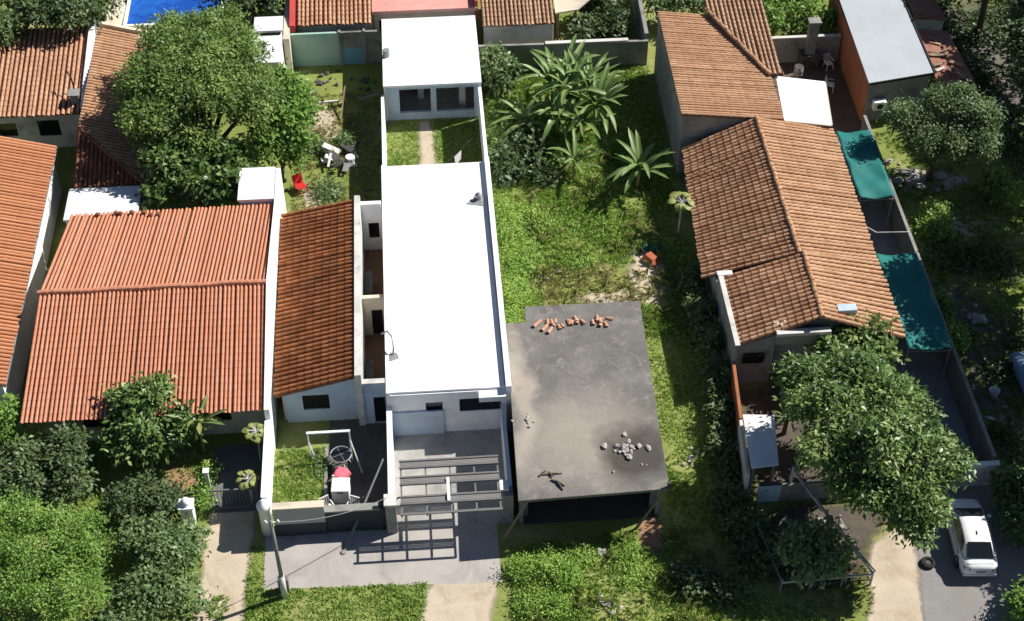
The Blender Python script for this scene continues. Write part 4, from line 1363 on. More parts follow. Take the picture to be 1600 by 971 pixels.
b = thing('water_tank', 'grey round water tank beside the upper teal awning', 'tank', (20.1, 8.2, 0))
MB().lathe((20.12, 8.4, 0), [(0.1, 0), (0.28, 0.02), (0.28, 2.0), (0.2, 2.15), (0.05, 2.2)], 14).build('barrel', BLUEWHITE, b, smooth=True)
MB().lathe((20.12, 8.4, 2.2), [(0.14, 0), (0.14, 0.06), (0.02, 0.1)], 10).build('lid', GATEGREY, b)
p = thing('garden_pipe', 'pale pipe strung across the driveway between the two awnings', 'pipe', (21, 2.8, 0))
MB().tube([(19.7, 3.4, 2.3), (20.8, 2.8, 1.9), (22.6, 2.6, 2.0)], 0.035, 6).build('pipe', DIRTYWHITE, p)

# top-right building
h = thing('building', 'building with pale sheet roof and orange brick side at top right', 'building', (25.2, 19, 0))
MB().sheet([(23.1, 14.95, 3.15), (27.4, 15.75, 3.15), (27.4, 26, 3.3), (23.3, 26, 3.3)], 0.08).build('roof', SHEETGREY, h)
MB().bar((27.42, 15.75, 3.14), (27.42, 26, 3.28), 0.1, 0.14).bar((23.1, 14.9, 3.1), (27.4, 15.7, 3.1), 0.08, 0.14).build('roof_trim', BLACKSTEEL, h)
wall(h, BRICKWALL, (23.35, 26), (23.25, 15.15), 0, 3.05, 0.2)
wall(h, GREYWALL, (23.2, 15.15), (27.2, 15.95), 0, 3.05, 0.2)
wall(h, GREYWALL, (27.2, 15.95), (27.2, 26), 0, 3.05, 0.2)
a = thing('air_conditioner', 'white air conditioner frame on the shaded wall under the pale sheet roof', 'air conditioner', (23.9, 14.9, 0))
MB().box(23.55, 24.35, 14.55, 15.0, 1.3, 1.9).build('casing', PLASTICW, a, bevel=0.02)
MB().tube([(23.95, 14.56, 1.6), (23.95, 14.53, 1.6)], 0.2, 12).build('fan_grille', BLACKSTEEL, a)
MB().bar((23.6, 15.05, 1.27), (23.6, 14.55, 1.27), 0.05).bar((24.3, 15.05, 1.27), (24.3, 14.55, 1.27), 0.05).build('bracket', GALV, a)
h = thing('low_shed', 'reddish low shed roof littered with planks at top right', 'shed', (28.9, 18, 0))
MB().sheet([(27.7, 15.4, 2.5), (30.1, 15.2, 2.4), (29.8, 21.0, 2.5), (27.7, 21.2, 2.6)], 0.1).build('roof', TERRAFLOOR, h)
for x, y in ((27.9, 15.7), (29.8, 15.5), (29.5, 20.7), (27.9, 20.8)):
    MB().bar((x, y, 0), (x, y, 2.4), 0.12).build('post', WOOD, h)
pl = thing('plank_pile', 'loose planks strewn on the reddish shed roof', 'planks', (28.9, 18, 2.55))
for i in range(14):
    x, y, a = random.uniform(-.9, .7), random.uniform(-2.3, 2.3), random.uniform(0, 3.1)
    L = random.uniform(.5, 1.2)
    MB().bar((x - L * math.cos(a) / 2, y - L * math.sin(a) / 2, .04 + i * .006), (x + L * math.cos(a) / 2, y + L * math.sin(a) / 2, .06 + i * .006), random.uniform(.1, .3), .04).build('plank', random.choice([CLAYBIT, WOOD, DIRTYWHITE, T_DARK]), pl, local=True)
h = thing('red_tile_house', 'corner of a reddish roof at the very top right', 'house', (29, 27, 0))
MB().sheet([(27.9, 22.2, 2.9), (30.0, 22.0, 2.6), (30.0, 30, 2.6), (27.9, 30, 2.9)], 0.1).build('roof', TERRAFLOOR, h)
wall(h, DIRTYWHITE, (28.0, 22.4), (29.9, 22.2), 0, 2.55, 0.15)

# patio clutter between the weathered house and the orange brick building
w = thing('patio_wall', 'dark wall with pale coping closing the patio below the top hedge', 'wall', (20.3, 21.9, 0))
wall(w, GREYWALL, (17.7, 21.85), (23.1, 21.8), 0, 1.9, 0.2)
MB().box(17.7, 23.1, 21.7, 21.95, 1.9, 1.97).build('coping', DIRTYWHITE, w)
b = thing('barbecue', 'dark brick barbecue with tall flue against the patio wall', 'barbecue', (21.0, 21.2, 0))
MB().box(20.4, 21.7, 20.9, 21.7, 0, 1.0).build('hearth', DARKJUNK, b)
MB().box(20.75, 21.35, 21.1, 21.6, 1.0, 3.4).build('flue', GREYWALL, b)
MB().box(20.65, 21.45, 21.02, 21.68, 3.4, 3.5).build('cap', GREYWALL, b)
b = thing('oil_drum', 'dull metal drum on the shaded patio', 'drum', (20.1, 20.0, 0))
MB().lathe((20.1, 20.0, 0), [(0.29, 0), (0.3, 0.3), (0.31, 0.31), (0.3, 0.33), (0.3, 0.6), (0.31, 0.62), (0.3, 0.64), (0.3, 0.88), (0.27, 0.89)], 16).build('body', GALV, b, smooth=True)
MB().lathe((20.1, 20.0, 0.89), [(0.3, 0), (0.3, 0.025)], 16).build('lid', DARKJUNK, b)
plastic_chair('white plastic chair by the patio barbecue', (22.3, 20.9, 0), 0.3, PLASTICW)
plastic_chair('white plastic chair alone mid patio, facing the brick side', (21.9, 18.6, 0), 1.2, PLASTICW)
b = thing('patio_crate', 'small white crate near the upper awning\'s top end', 'crate', (22.1, 13.4, 0))
MB().box(21.85, 22.35, 13.2, 13.6, 0, 0.04).build('base', PLASTICW, b)
for x0, x1, y0, y1 in ((21.85, 21.89, 13.2, 13.6), (22.31, 22.35, 13.2, 13.6), (21.89, 22.31, 13.2, 13.24), (21.89, 22.31, 13.56, 13.6)):
    MB().box(x0, x1, y0, y1, 0.04, 0.36).build('side', PLASTICW, b)
p = thing('leaning_pole', 'thin pole leaning across the patio corner', 'pole', (18.8, 20, 0))
MB().tube([(17.9, 21.6, 2.2), (19.5, 18.6, 0.03)], 0.04, 6).build('shaft', WOOD, p)

# ================================================================== STREET FURNITURE
p = thing('utility_pole', 'slender grey service pole by the sidewalk edge with white foot', 'pole', (-11.93, -18.0, 0))
MB().tube([(-11.93, -18.0, 0), (-11.93, -17.98, 1.6)], [0.15, 0.14], 12).build('concrete_foot', DIRTYWHITE, p, smooth=True)
MB().tube([(-11.93, -17.98, 1.6), (-11.97, -17.9, 5.6)], [0.10, 0.075], 10).build('shaft', POLEGREY, p, smooth=True)
MB().bar((-12.25, -17.9, 5.5), (-11.6, -17.9, 5.5), 0.07).build('crossarm', DIRTYWHITE, p)
for x in (-12.2, -11.65):
    MB().lathe((x, -17.9, 5.54), [(0.04, 0), (0.06, 0.05), (0.04, 0.12)], 8).build('insulator', PLASTICW, p)
MB().box(-12.2, -11.72, -17.75, -17.45, 0, 0.9).build('meter_box', GATEGREY, p, bevel=0.02)
c = thing('overhead_cable', 'thin cable slung from the left gate pillar area up to the service pole', 'cable', (-9, -16, 0))
def cable(parent, a, b, sag, r=0.02, mat=POLEGREY):
    pts = []
    for i in range(13):
        t = i / 12
        q = Vector(a).lerp(Vector(b), t)
        q.z -= sag * 4 * t * (1 - t)
        pts.append(q)
    MB().tube(pts, r, 5).build('strand', mat, parent)
p2 = thing('leaning_post', 'grey slanted post in the gap before the white forecourt wall', 'post', (-7.3, -13, 0))
MB().tube([(-9.2, -15.7, 0.0), (-7.15, -11.8, 2.1)], [0.07, 0.05], 7).build('shaft', POLEGREY, p2)
MB().lathe((-9.2, -15.7, 0), [(0.16, 0), (0.14, 0.08), (0.05, 0.1)], 8).build('base', GREYWALL, p2)
cable(c, (-11.97, -17.9, 5.55), (-7.0, -14.4, 2.35), 0.5)

f = thing('garden_fence', 'low pale-railed garden fence around the small tree at bottom right', 'fence', (13.2, -19.4, 0))
MB().bar((11.1, -19.45, 0.75), (15.4, -19.35, 0.8), 0.07, 0.09).build('rail', DIRTYWHITE, f)
MB().bar((11.1, -19.45, 0.4), (15.4, -19.35, 0.4), 0.04, 0.05).build('rail', DARKJUNK, f)
MB().bar((10.6, -16.2, 0.8), (11.1, -19.45, 0.8), 0.05, 0.06).build('rail', GALV, f)
MB().bar((15.4, -19.35, 0.8), (14.6, -16.0, 0.8), 0.05, 0.06).build('rail', GALV, f)
for x, y in ((11.1, -19.45), (12.5, -19.42), (14.0, -19.38), (15.4, -19.35), (10.6, -16.2), (14.6, -16.0)):
    MB().bar((x, y, 0), (x, y, 1.0), 0.08).build('post', GALV, f)
c = thing('service_cable', 'pale twin cable slanting from the carport wall to the garden fence', 'cable', (14, -16.6, 0))
cable(c, (12.5, -14.1, 2.3), (15.4, -19.35, 0.95), 0.1, 0.05, DIRTYWHITE)
cable(c, (12.62, -14.1, 2.3), (15.52, -19.3, 0.95), 0.16, 0.04, GALV)
MB().box(13.7, 14.0, -16.9, -16.5, 1.5, 1.75).build('junction_box', POLEGREY, c)
MB().bar((12.55, -14.05, 1.1), (12.55, -14.05, 2.45), 0.1).build('bracket_post', DIRTYWHITE, c)

# ================================================================== CAR
def loft(sections, n_smooth=True):
    """sections: list of (y, [(x,z)...]) half profiles (x>=0) from bottom to top, mirrored"""
    vs, fs = [], []
    m = len(sections[0][1])
    for y, pr in sections:
        for x, z in pr:
            vs.append((x, y, z))
        for x, z in reversed(pr):
            vs.append((-x, y, z))
    k = 2 * m
    for i in range(len(sections) - 1):
        for j in range(k):
            fs.append((i * k + j, i * k + (j + 1) % k, (i + 1) * k + (j + 1) % k, (i + 1) * k + j))
    fs.append(tuple(range(k - 1, -1, -1)))
    fs.append(tuple(range((len(sections) - 1) * k, len(sections) * k)))
    return vs, fs

def build_car():
    c = thing('parked_car', 'white four-door sedan parked nose-in at the driveway', 'car', (20.68, -17.3, 0), rz=math.radians(-4.5))
    # lower body, y from rear (-2.2) to front (+2.2)
    def pr(w, zb, zt, crown):
        return [(w * .80, zb), (w * .97, zb + .07), (w, zb + .30), (w * .985, zt - .16), (w * .93, zt - .03), (w * .55, zt + crown * .7), (0.001, zt + crown)]
    secs = [(-2.20, pr(.62, .42, .80, .02)), (-2.16, pr(.74, .30, .90, .03)), (-2.02, pr(.82, .24, .97, .03)), (-1.6, pr(.86, .22, 1.0, .03)), (-1.0, pr(.875, .2, .98, .03)),
            (0, pr(.88, .2, .95, .03)), (.8, pr(.88, .2, .93, .03)), (1.3, pr(.87, .2, .88, .05)), (1.75, pr(.83, .22, .80, .05)), (2.05, pr(.74, .25, .70, .04)), (2.2, pr(.58, .34, .58, .02))]
    body = MB().add(*loft(secs)).build('body', CARWHITE, c, local=True, smooth=True)
    # wheel arches are dark recessed liners
    # cabin
    def cab(w, z0, z1, wt):
        return [(w, z0), (w * .98, z0 + .05), (wt * 1.02, z1 - .08), (wt * .94, z1 - .015), (wt * .5, z1 + .012), (0.001, z1 + .02)]
    cs = [(-1.72, cab(.70, .90, .99, .66)), (-1.45, cab(.76, .9, 1.16, .66)), (-1.0, cab(.79, .9, 1.385, .63)), (-.55, cab(.80, .9, 1.44, .62)), (0.1, cab(.80, .9, 1.455, .62)), (.5, cab(.80, .88, 1.40, .63)), (.95, cab(.79, .86, 1.14, .68)), (1.3, cab(.74, .82, .93, .70))]
    MB().add(*loft(cs)).build('cabin', CARWHITE, c, local=True, smooth=True)
    # glass panels set proud of the cabin surface
    def panel(name, pts, mat, th=0.012):
        o = MB().add(pts, [tuple(range(len(pts)))]).build(name, mat, c, local=True)
        s_ = o.modifiers.new('solid', 'SOLIDIFY')
        s_.thickness = th
        s_.offset = 0
        return o
    panel('rear_window', [(-.63, -1.70, 1.06), (.63, -1.70, 1.06), (.55, -1.03, 1.44), (-.55, -1.03, 1.44)], GLASS, 0.03)
    panel('windshield', [(-.55, .50, 1.46), (.55, .50, 1.46), (.68, 1.24, 1.04), (-.68, 1.24, 1.04)], GLASS, 0.03)
    for s in (-1, 1):
        panel('side_window', [(s * .80, -1.25, 1.0), (s * .80, -.15, .985), (s * .655, -.2, 1.37), (s * .66, -.92, 1.33)], GLASS, 0.03)
        panel('side_window', [(s * .80, -.08, .985), (s * .80, .95, .97), (s * .67, .48, 1.34), (s * .655, -.12, 1.37)], GLASS, 0.03)
        panel('tail_light', [(s * .50, -2.195, .70), (s * .76, -2.12, .72), (s * .82, -1.98, .86), (s * .74, -2.13, .88), (s * .5, -2.18, .86)], REDLAMP, 0.04)
        panel('headlight', [(s * .42, 2.18, .58), (s * .7, 2.07, .6), (s * .74, 1.95, .72), (s * .45, 2.08, .7)], CLEARLAMP, 0.04)
        m = MB().box(s * .84 - .0, s * .84 + s * .2, .72, .86, .98, 1.1) if s > 0 else MB().box(-1.04, -.84, .72, .86, .98, 1.1)
        m.build('mirror', CARWHITE, c, local=True, bevel=0.03)
        for y in (-.75, .3):
            d = panel('door', [(s * .888, y - .5, .3), (s * .888, y + .5, .3), (s * .888, y + .5, .86), (s * .888, y - .5, .86)], CARWHITE, 0.012)
            MB().box(min(s * .89, s * .915), max(s * .89, s * .915), y - .42, y - .24, .76, .79).build('handle', ALLOY, d, local=True)
        for y in (-1.32, 1.35):
            w = MB()
            prof = [(.18, -.1), (.29, -.1), (.315, -.07), (.315, .07), (.29, .1), (.18, .1)]
            vs, fs = [], []
            n = 20
            for r, t in prof:
                for k in range(n):
                    a = 2 * math.pi * k / n
                    vs.append((s * .80 + t, y + r * math.cos(a), .315 + r * math.sin(a)))
            for i in range(len(prof)):
                for k in range(n):
                    i2 = (i + 1) % len(prof)
                    fs.append((i * n + k, i * n + (k + 1) % n, i2 * n + (k + 1) % n, i2 * n + k))
            wh = w.add(vs, fs).build('wheel', RUBBER, c, local=True)
            rim = MB()
            for k in range(5):
                a = 2 * math.pi * k / 5
                rim.bar((s * .885, y, .315), (s * .885, y + .19 * math.cos(a), .315 + .19 * math.sin(a)), .06, .02, up=(1, 0, 0))
            rim.tube([(s * .80, y, .315), (s * .88, y, .315)], [.18, .17], 16)
            rim.build('rim', ALLOY, wh, local=True)
    panel('license_plate', [(-.22, -2.215, .62), (.22, -2.215, .62), (.22, -2.215, .74), (-.22, -2.215, .74)], GALV, 0.02)
    MB().box(-.78, .78, -2.235, -2.13, .36, .50).build('bumper', CARWHITE, c, local=True, bevel=0.04)
    MB().box(-.6, .6, -1.98, -1.9, 1.0, 1.03).build('boot_lip', CARWHITE, c, local=True, bevel=0.01)
    MB().box(-.02, .02, -.62, -.42, 1.45, 1.5).build('antenna_fin', BLACKSTEEL, c, local=True)
build_car()
b = thing('rear_vehicle_part', 'pale blue car bonnet just visible at the right edge in shade', 'car', (26.9, -7.8, 0))
MB().add(*loft([(-2.0, [(.7, .3), (.8, .5), (.7, .85), (.001, .9)]), (-1.2, [(.8, .25), (.86, .5), (.8, .95), (.001, 1.0)]), (0, [(.8, .25), (.86, .5), (.7, 1.35), (.001, 1.42)]), (1.2, [(.8, .25), (.86, .5), (.75, 1.0), (.001, 1.05)]), (2.0, [(.7, .3), (.8, .45), (.7, .7), (.001, .75)])])).build('body', M('pale_blue_car', (0.25, 0.36, 0.5), 0.3, 0.05, 2), b, local=True, smooth=True)
for s in (-1, 1):
    for y in (-1.3, 1.3):
        MB().tube([(s * .7, y, .31), (s * .87, y, .31)], .31, 16).build('wheel', RUBBER, b, local=True)

# ================================================================== BACKYARD CLUTTER
b = thing('red_chair', 'red plastic chair in the sandy backyard behind the narrow house', 'chair', (-11.85, 11.0, 0), rz=0.5)
MB().box(-.3, .3, -.3, .3, .4, .46).build('seat', REDPLASTIC, b, local=True, bevel=.02)
MB().add([(-.3, .3, .44), (.3, .3, .44), (.32, .42, 1.0), (-.32, .42, 1.0)], [(0, 1, 2, 3)]).build('backrest', REDPLASTIC, b, local=True).modifiers.new('s', 'SOLIDIFY').thickness = .04
for sx in (-1, 1):
    for sy in (-1, 1):
        MB().bar((sx * .25, sy * .25, .4), (sx * .3, sy * .3, 0), .05).build('leg', REDPLASTIC, b, local=True)
b = thing('junk_heap', 'heap of white and dark scrap in the backyard of the narrow house', 'scrap', (-9.4, 13.6, 0))
for i in range(16):
    x, y = random.uniform(-.9, .9), random.uniform(-.9, .9)
    z = random.uniform(0.02, .5)
    a = random.uniform(0, 3.1)
    L = random.uniform(.4, 1.2)
    MB().bar((x - L * math.cos(a) / 2, y - L * math.sin(a) / 2, z), (x + L * math.cos(a) / 2, y + L * math.sin(a) / 2, z + random.uniform(-.02, .4)), random.uniform(.08, .5), .05).build('board', random.choice([PLASTICW, DARKJUNK, DARKJUNK, GALV, DIRTYWHITE]), b, local=True)
MB().lathe((.5, -.3, 0), [(.25, 0), (.3, .6), (.28, .62)], 12).build('bucket', PLASTICW, b, local=True)
b = thing('timber_frame', 'pale timber frame lying across the earth below the mint wall', 'timber', (-9.9, 19.4, 0))
MB().bar((-12, 19.1, .35), (-9.6, 19.2, .4), .12).build('beam', DIRTYWHITE, b)
MB().bar((-9.5, 17.7, .1), (-9.2, 19.9, 1.0), .08).build('beam', WOOD, b)
MB().bar((-11.9, 19.1, .3), (-11.1, 17.3, .05), .14).build('beam', WOOD, b)
MB().bar((-8.3, 19.0, .6), (-7.0, 19.4, .7), .12).build('beam', GREYWALL, b)
for x in (-11.8, -9.7):
    MB().bar((x, 19.15, 0), (x, 19.15, .35), .1).build('stub', WOOD, b)
rubble('dark earth clods and stones below the mint wall', (-10.6, 21.6), 26, 1.4, 0.3, 0.0, mat=DARKJUNK)
rubble('dark scrap lumps near the chest-high blue panel', (-8.0, 21.8), 14, 0.8, 0.35, 0.0, mat=DARKJUNK)
rubble('dark clutter in the shaded strip beside the white house', (-7.8, 10.8), 12, 0.7, 0.3, 0.0, mat=DARKJUNK)
rubble('white debris in the grass right of the slab building', (8.3, -11.2), 12, 0.75, 0.4)
rubble('pale debris scattered in the shade between front wall and fenced tree', (13.9, -15.6), 16, 1.3, 0.22)
rubble('pale stones on the grass behind the slab building', (5.1, 0.4), 9, 0.6, 0.22)
rubble('grey debris and dry twigs among the lot\'s weeds', (2.3, 2.6), 14, 0.9, 0.2)
rubble('grey rubble heap on the grass before the slab building', (2.9, -16.6), 16, 0.7, 0.28)
rubble('broken concrete at the bottom edge among weeds', (3.0, -19.5), 20, 0.8, 0.32)
rubble('pale rubble at the bottom edge below the weeds', (0.5, -20.6), 12, 0.7, 0.25)
rubble('white rubble heap under the tree at upper right', (25.0, 9.2), 40, 1.6, 0.55)
rubble('second white rubble heap right of the shaded tree trunk', (27.2, 8.8), 24, 1.1, 0.5)
rubble('dim heap of broken stone in the shaded yard at right', (25.4, -2.5), 36, 1.5, 0.42)
rubble('few stones on the sandy clearing at right', (26.2, 4.8), 10, 0.7, 0.3)
b = thing('wheelbarrow', 'overturned rusty wheelbarrow on the bare earth by the shadow edge', 'wheelbarrow', (8.2, 3.4, 0), rz=0.6)
MB().add([(-.35, -.5, .12), (.35, -.5, .12), (.35, .45, .12), (-.35, .45, .12), (-.2, -.3, .42), (.2, -.3, .42), (.2, .3, .42), (-.2, .3, .42)],
         [(4, 5, 6, 7), (0, 1, 5, 4), (1, 2, 6, 5), (2, 3, 7, 6), (3, 0, 4, 7)]).build('tray', M('rusty_red', (0.4, 0.12, 0.06), .8, .25, 4), b, local=True)
for s in (-1, 1):
    MB().tube([(s * .3, -1.2, .05), (s * .28, -.4, .14), (s * .1, .75, .2)], .025, 6).build('handle', DARKJUNK, b, local=True)
MB().tube([(-.05, .8, .2), (.05, .8, .2)], .18, 12).build('wheel', RUBBER, b, local=True)
b = thing('green_tarp', 'crumpled green tarp beside the overturned wheelbarrow', 'tarp', (8.4, 4.4, 0))
n = 8
vs = [(-.6 + 1.2 * i / (n - 1) + .05 * math.sin(j), -.35 + .7 * j / (n - 1), .12 + .12 * math.sin(i * 1.7 + j) * math.cos(j * 1.3)) for j in range(n) for i in range(n)]
MB().add(vs, [(j * n + i, j * n + i + 1, (j + 1) * n + i + 1, (j + 1) * n + i) for j in range(n - 1) for i in range(n - 1)]).build('sheet', M('green_tarp', (.03, .12, .07), .7, .2, 2), b, local=True, smooth=True)
b = thing('dead_branch', 'dry branch lying left of the overturned wheelbarrow', 'branch', (7.2, 4.0, 0))
MB().tube([(-.8, -.5, .05), (-.1, 0, .15), (.5, .6, .1)], [.02, .05, .03], 6).build('limb', BARK, b, local=True)
MB().tube([(-.1, 0, .15), (-.2, .5, .1)], [.03, .015], 6).build('twig', BARK, b, local=True)
b = thing('white_bin', 'small white round tub on the shaded ground at right', 'tub', (24.6, -8.2, 0))
MB().lathe((0, 0, 0), [(.22, 0), (.28, .5), (.3, .52), (.26, .5), (.22, .1)], 14).build('shell', PLASTICW, b, local=True, smooth=True)
MB().tube([(-.29, 0, .5), (-.1, -.33, .44), (.1, -.33, .44), (.29, 0, .5)], .012, 5).build('handle', GALV, b, local=True)
b = thing('stray_board', 'short pale board lying on the shaded ground at right', 'board', (23.9, -9.6, 0), rz=-.5)
MB().box(-.4, .4, -.09, .09, .01, .05).build('plank', DIRTYWHITE, b, local=True)
MB().box(-.3, -.24, -.12, .12, .05, .08).build('batten', WOOD, b, local=True)
b = thing('spare_tyre', 'old tyre lying on the sandy verge left of the car', 'tyre', (18.4, -18.4, 0))
pts = [(.26 * math.cos(a), .26 * math.sin(a), .1) for a in np.linspace(0, 2 * math.pi, 21)]
MB().tube(pts, .1, 8).build('ring', RUBBER, b, local=True, smooth=True)
MB().lathe((0, 0, .05), [(.15, 0), (.17, .05), (.12, .1)], 12).build('hub', DARKJUNK, b, local=True)

# ================================================================== VEGETATION
LOT_SLAB = rect(-0.9, 6.6, -15.6, -2.6)
tree('large_tree', 'big spreading bright-green tree shading the brown roof at upper left', 'tree', (-17.0, 11.5),
     [(-19.0, 18.0, 5.9, 2.2, 2.0, 1.5), (-16.4, 18.3, 6.1, 2.3, 2.0, 1.6), (-19.7, 14.5, 5.4, 2.0, 2.1, 1.5), (-17.2, 13.8, 6.2, 2.5, 2.3, 1.6), (-15.2, 15.4, 5.7, 2.0, 2.2, 1.5),
      (-14.3, 13.0, 5.0, 1.7, 1.7, 1.3), (-18.1, 11.5, 4.4, 2.0, 1.5, 1.2), (-17.6, 16.4, 6.8, 2.2, 2.2, 1.2), (-20.6, 12.6, 4.6, 1.4, 1.5, 1.2), (-19.6, 16.6, 5.2, 1.8, 1.8, 1.2), (-19.9, 14.2, 6.6, 1.7, 2.0, 1.2), (-19.7, 11.3, 5.8, 1.5, 1.4, 1.0)], 5600, 9, 0.26, 0.4, L_MANGO, 0.32, fork=2.6, tintb=0.58, rad=0.2)
tree('leafy_tree', 'bright leafy tree right of the big spreading tree, above the sandy backyard', 'tree', (-12.9, 12.0),
     [(-12.4, 14.5, 3.9, 1.5, 1.5, 1.3), (-12.1, 12.6, 3.7, 1.3, 1.3, 1.2), (-13.4, 11.4, 3.2, 1.2, 1.2, 1.1), (-12.0, 11.6, 2.4, .9, .9, 1.0), (-12.6, 16.4, 3.4, 1.2, 1.2, 1.0)], 900, 8, 0.34, 0.5, L_BRIGHT, 0.16)
tree('broadleaf_tree', 'dark broad-leaved tree leaning over the back edge of the salmon roof', 'tree', (-17.6, 9.0),
     [(-17.8, 9.2, 2.9, 1.3, 1.1, 1.0), (-19.3, 8.6, 2.5, 1.2, 1.0, 1.0), (-16.2, 8.8, 2.6, 1.2, 1.0, 1.0), (-15.6, 10.3, 3.0, 1.0, 1.0, .9), (-18.6, 10.4, 3.6, 1.3, 1.1, .9), (-19.4, 9.6, 4.2, 1.0, .9, .6)], 1100, 7, 0.4, 0.55, L_BROAD, 0.18)
for lab, b, lob, m, tb in (
        ('dark tree overhanging the tan roof at the top left', (-25.9, 25.5), [(-25.9, 23.0, 5.3, 1.7, 1.2, .9), (-27.8, 23.2, 5.3, 1.7, 1.2, .9), (-24.2, 25.0, 4.8, 1.2, 1.2, 1.2)], L_DARK, .6),
        ('greyish-green tree at the top left corner of the view', (-29.7, 24.6), [(-29.8, 21.9, 4.9, 1.2, 1.0, .8), (-31, 22.4, 4.8, 1.4, 1.3, .9), (-28.6, 24.6, 5.0, 1.0, 1.0, .9)], L_GREY, .5),
        ('shadowy tree behind the tan roof on the far left', (-31.5, 27), [(-31, 27, 5.0, 2.5, 1.8, 1.8), (-28, 27.5, 5.0, 2.0, 1.8, 1.6)], L_DARK, .5)):
    tree('tree', lab, 'tree', b, lob, 650, 8, 0.32, 0.5, m, 0.18, tintb=tb, group='trees behind the tan roof')
tree('dark_tree', 'dark tree beyond the white shed, right of the pool', 'tree', (-15.5, 29), [(-15.6, 27.2, 3.0, 1.7, 1.5, 1.3), (-13.8, 27.0, 2.8, 1.0, 1.3, 1.2), (-17.6, 28.3, 3.0, 1.5, 1.5, 1.3)], 650, 8, 0.32, 0.5, L_DARK, 0.2)

# bottom-left garden
tree('hedge_tree', 'big bright-green clipped tree mass in the bottom left corner', 'tree', (-22.4, -16.6),
     [(-23.3, -15.2, 1.8, 1.7, 1.5, 1.2), (-21.4, -15.0, 1.8, 1.3, 1.4, 1.1), (-22.8, -18.2, 1.8, 1.7, 1.7, 1.2), (-20.9, -18.4, 1.8, 1.2, 1.7, 1.1), (-24.9, -14.0, 1.9, 1.5, 1.2, 1.1), (-24.6, -17.3, 1.9, 1.5, 1.8, 1.2), (-20.8, -16.5, 1.7, 1.0, 1.3, 1.1), (-22.6, -16.6, 2.2, 1.9, 1.5, 1.1)], 2300, 12, 0.15, 0.5, L_BRIGHT, 0.2, tintb=0.6, rad=0.16)
tree('shrub', 'dark green shrub below the left corner of the salmon eave', 'shrub', (-23.2, -10.6), [(-24.7, -10.6, 1.6, 1.4, 1.3, 1.1), (-22.9, -10.2, 1.8, 1.3, 1.1, 1.1), (-22.3, -11.8, 1.5, 1.2, 1.0, 1.0), (-24.6, -12.0, 1.5, 1.3, 1.0, 1.0)], 900, 8, 0.26, 0.5, L_DARK, 0.12, tintb=.75)
tree('shrub', 'bright small tree at the left edge beside the white side wall', 'shrub', (-25.6, -8.2), [(-25.6, -8.0, 2.1, .8, .9, .9), (-25.9, -9.0, 1.8, .8, .7, .8)], 260, 8, 0.24, 0.5, L_BRIGHT, 0.1)
tree('garden_tree', 'leafy tree rising over the salmon eave with dark underside', 'tree', (-18.9, -9.2), [(-19.5, -8.2, 2.8, 1.2, 1.0, 1.0), (-18.5, -7.9, 3.1, 1.0, .9, .9), (-19.2, -9.5, 2.0, 1.3, 1.0, 1.0), (-18.0, -9.6, 1.9, 1.0, .9, .9), (-17.2, -8.9, 2.2, .9, .8, .8)], 900, 8, 0.34, 0.45, L_BROAD, 0.14, tintb=.6)
tree('shrub', 'dark rounded shrub in the middle of the salmon house garden', 'shrub', (-18.7, -12.4), [(-18.9, -12.3, .9, 1.1, .9, .8), (-17.7, -12.6, .8, .9, .8, .7), (-19.9, -12.7, .9, .9, .8, .7)], 520, 9, 0.2, 0.5, L_DARK, 0.08, tintb=.6)
tree('shrub', 'greyish-green rambling shrub left of the sandy path', 'shrub', (-17.8, -16.8), [(-18.6, -15.1, 1.1, 1.2, 1.0, .9), (-17.2, -16.2, 1.1, 1.2, 1.1, .9), (-18.0, -18.2, 1.2, 1.3, 1.2, .9), (-16.7, -18.3, 1.0, 1.0, 1.1, .8), (-18.7, -19.4, 1.0, 1.0, .9, .8), (-16.6, -15.0, .8, .8, .8, .7)], 1100, 9, 0.25, 0.5, L_GREY, 0.1, tintb=.5)
rubble('pale stones on the gap between the hedge and the rambling shrub', (-19.9, -17.4), 12, 0.8, 0.3)

# right front garden
tree('mango_tree', 'large glossy broad-leaved tree in front of the weathered house', 'tree', (15.8, -13.3),
     [(13.1, -12.1, 6.0, 1.3, 1.3, 1.1), (13.8, -14.3, 6.5, 1.7, 1.5, 1.2), (15.5, -12.9, 6.6, 1.6, 1.5, 1.2), (13.2, -16.0, 5.9, 1.3, 1.2, 1.0), (15.3, -16.0, 6.5, 1.7, 1.5, 1.2), (17.0, -16.2, 6.1, 1.5, 1.4, 1.1),
      (14.4, -17.5, 5.3, 1.2, 1.1, 0.9), (16.7, -17.8, 5.3, 1.3, 1.0, 0.9), (18.3, -16.6, 5.5, 1.1, 1.2, 0.9), (16.2, -18.3, 4.0, 0.8, 0.9, 0.8), (16.9, -14.3, 6.4, 1.4, 1.3, 1.1), (15.4, -11.1, 5.8, 1.2, 0.9, 0.9), (16.7, -10.2, 4.0, 1.1, .8, .7), (14.7, -10.4, 3.7, .9, .7, .7), (17.6, -12.0, 4.9, 1.0, .9, .8), (17.0, -18.9, 3.6, .7, .8, .7), (17.9, -18.2, 4.2, .8, .8, .7)],
     5600, 9, 0.29, 0.42, L_BROAD, 0.26, fork=2.6, tintb=0.55, rad=0.24)
tree('shrub', 'leafy shrub growing over the front edge of the weathered roof', 'shrub', (17.1, -6.9), [(17.1, -6.2, 2.9, 1.1, .8, .8), (15.8, -6.7, 2.7, .8, .7, .7), (18.2, -5.9, 3.0, .9, .7, .7), (18.3, -7.0, 2.4, .8, .7, .8)], 420, 8, 0.34, 0.5, L_BROAD, 0.08, tintb=.65)
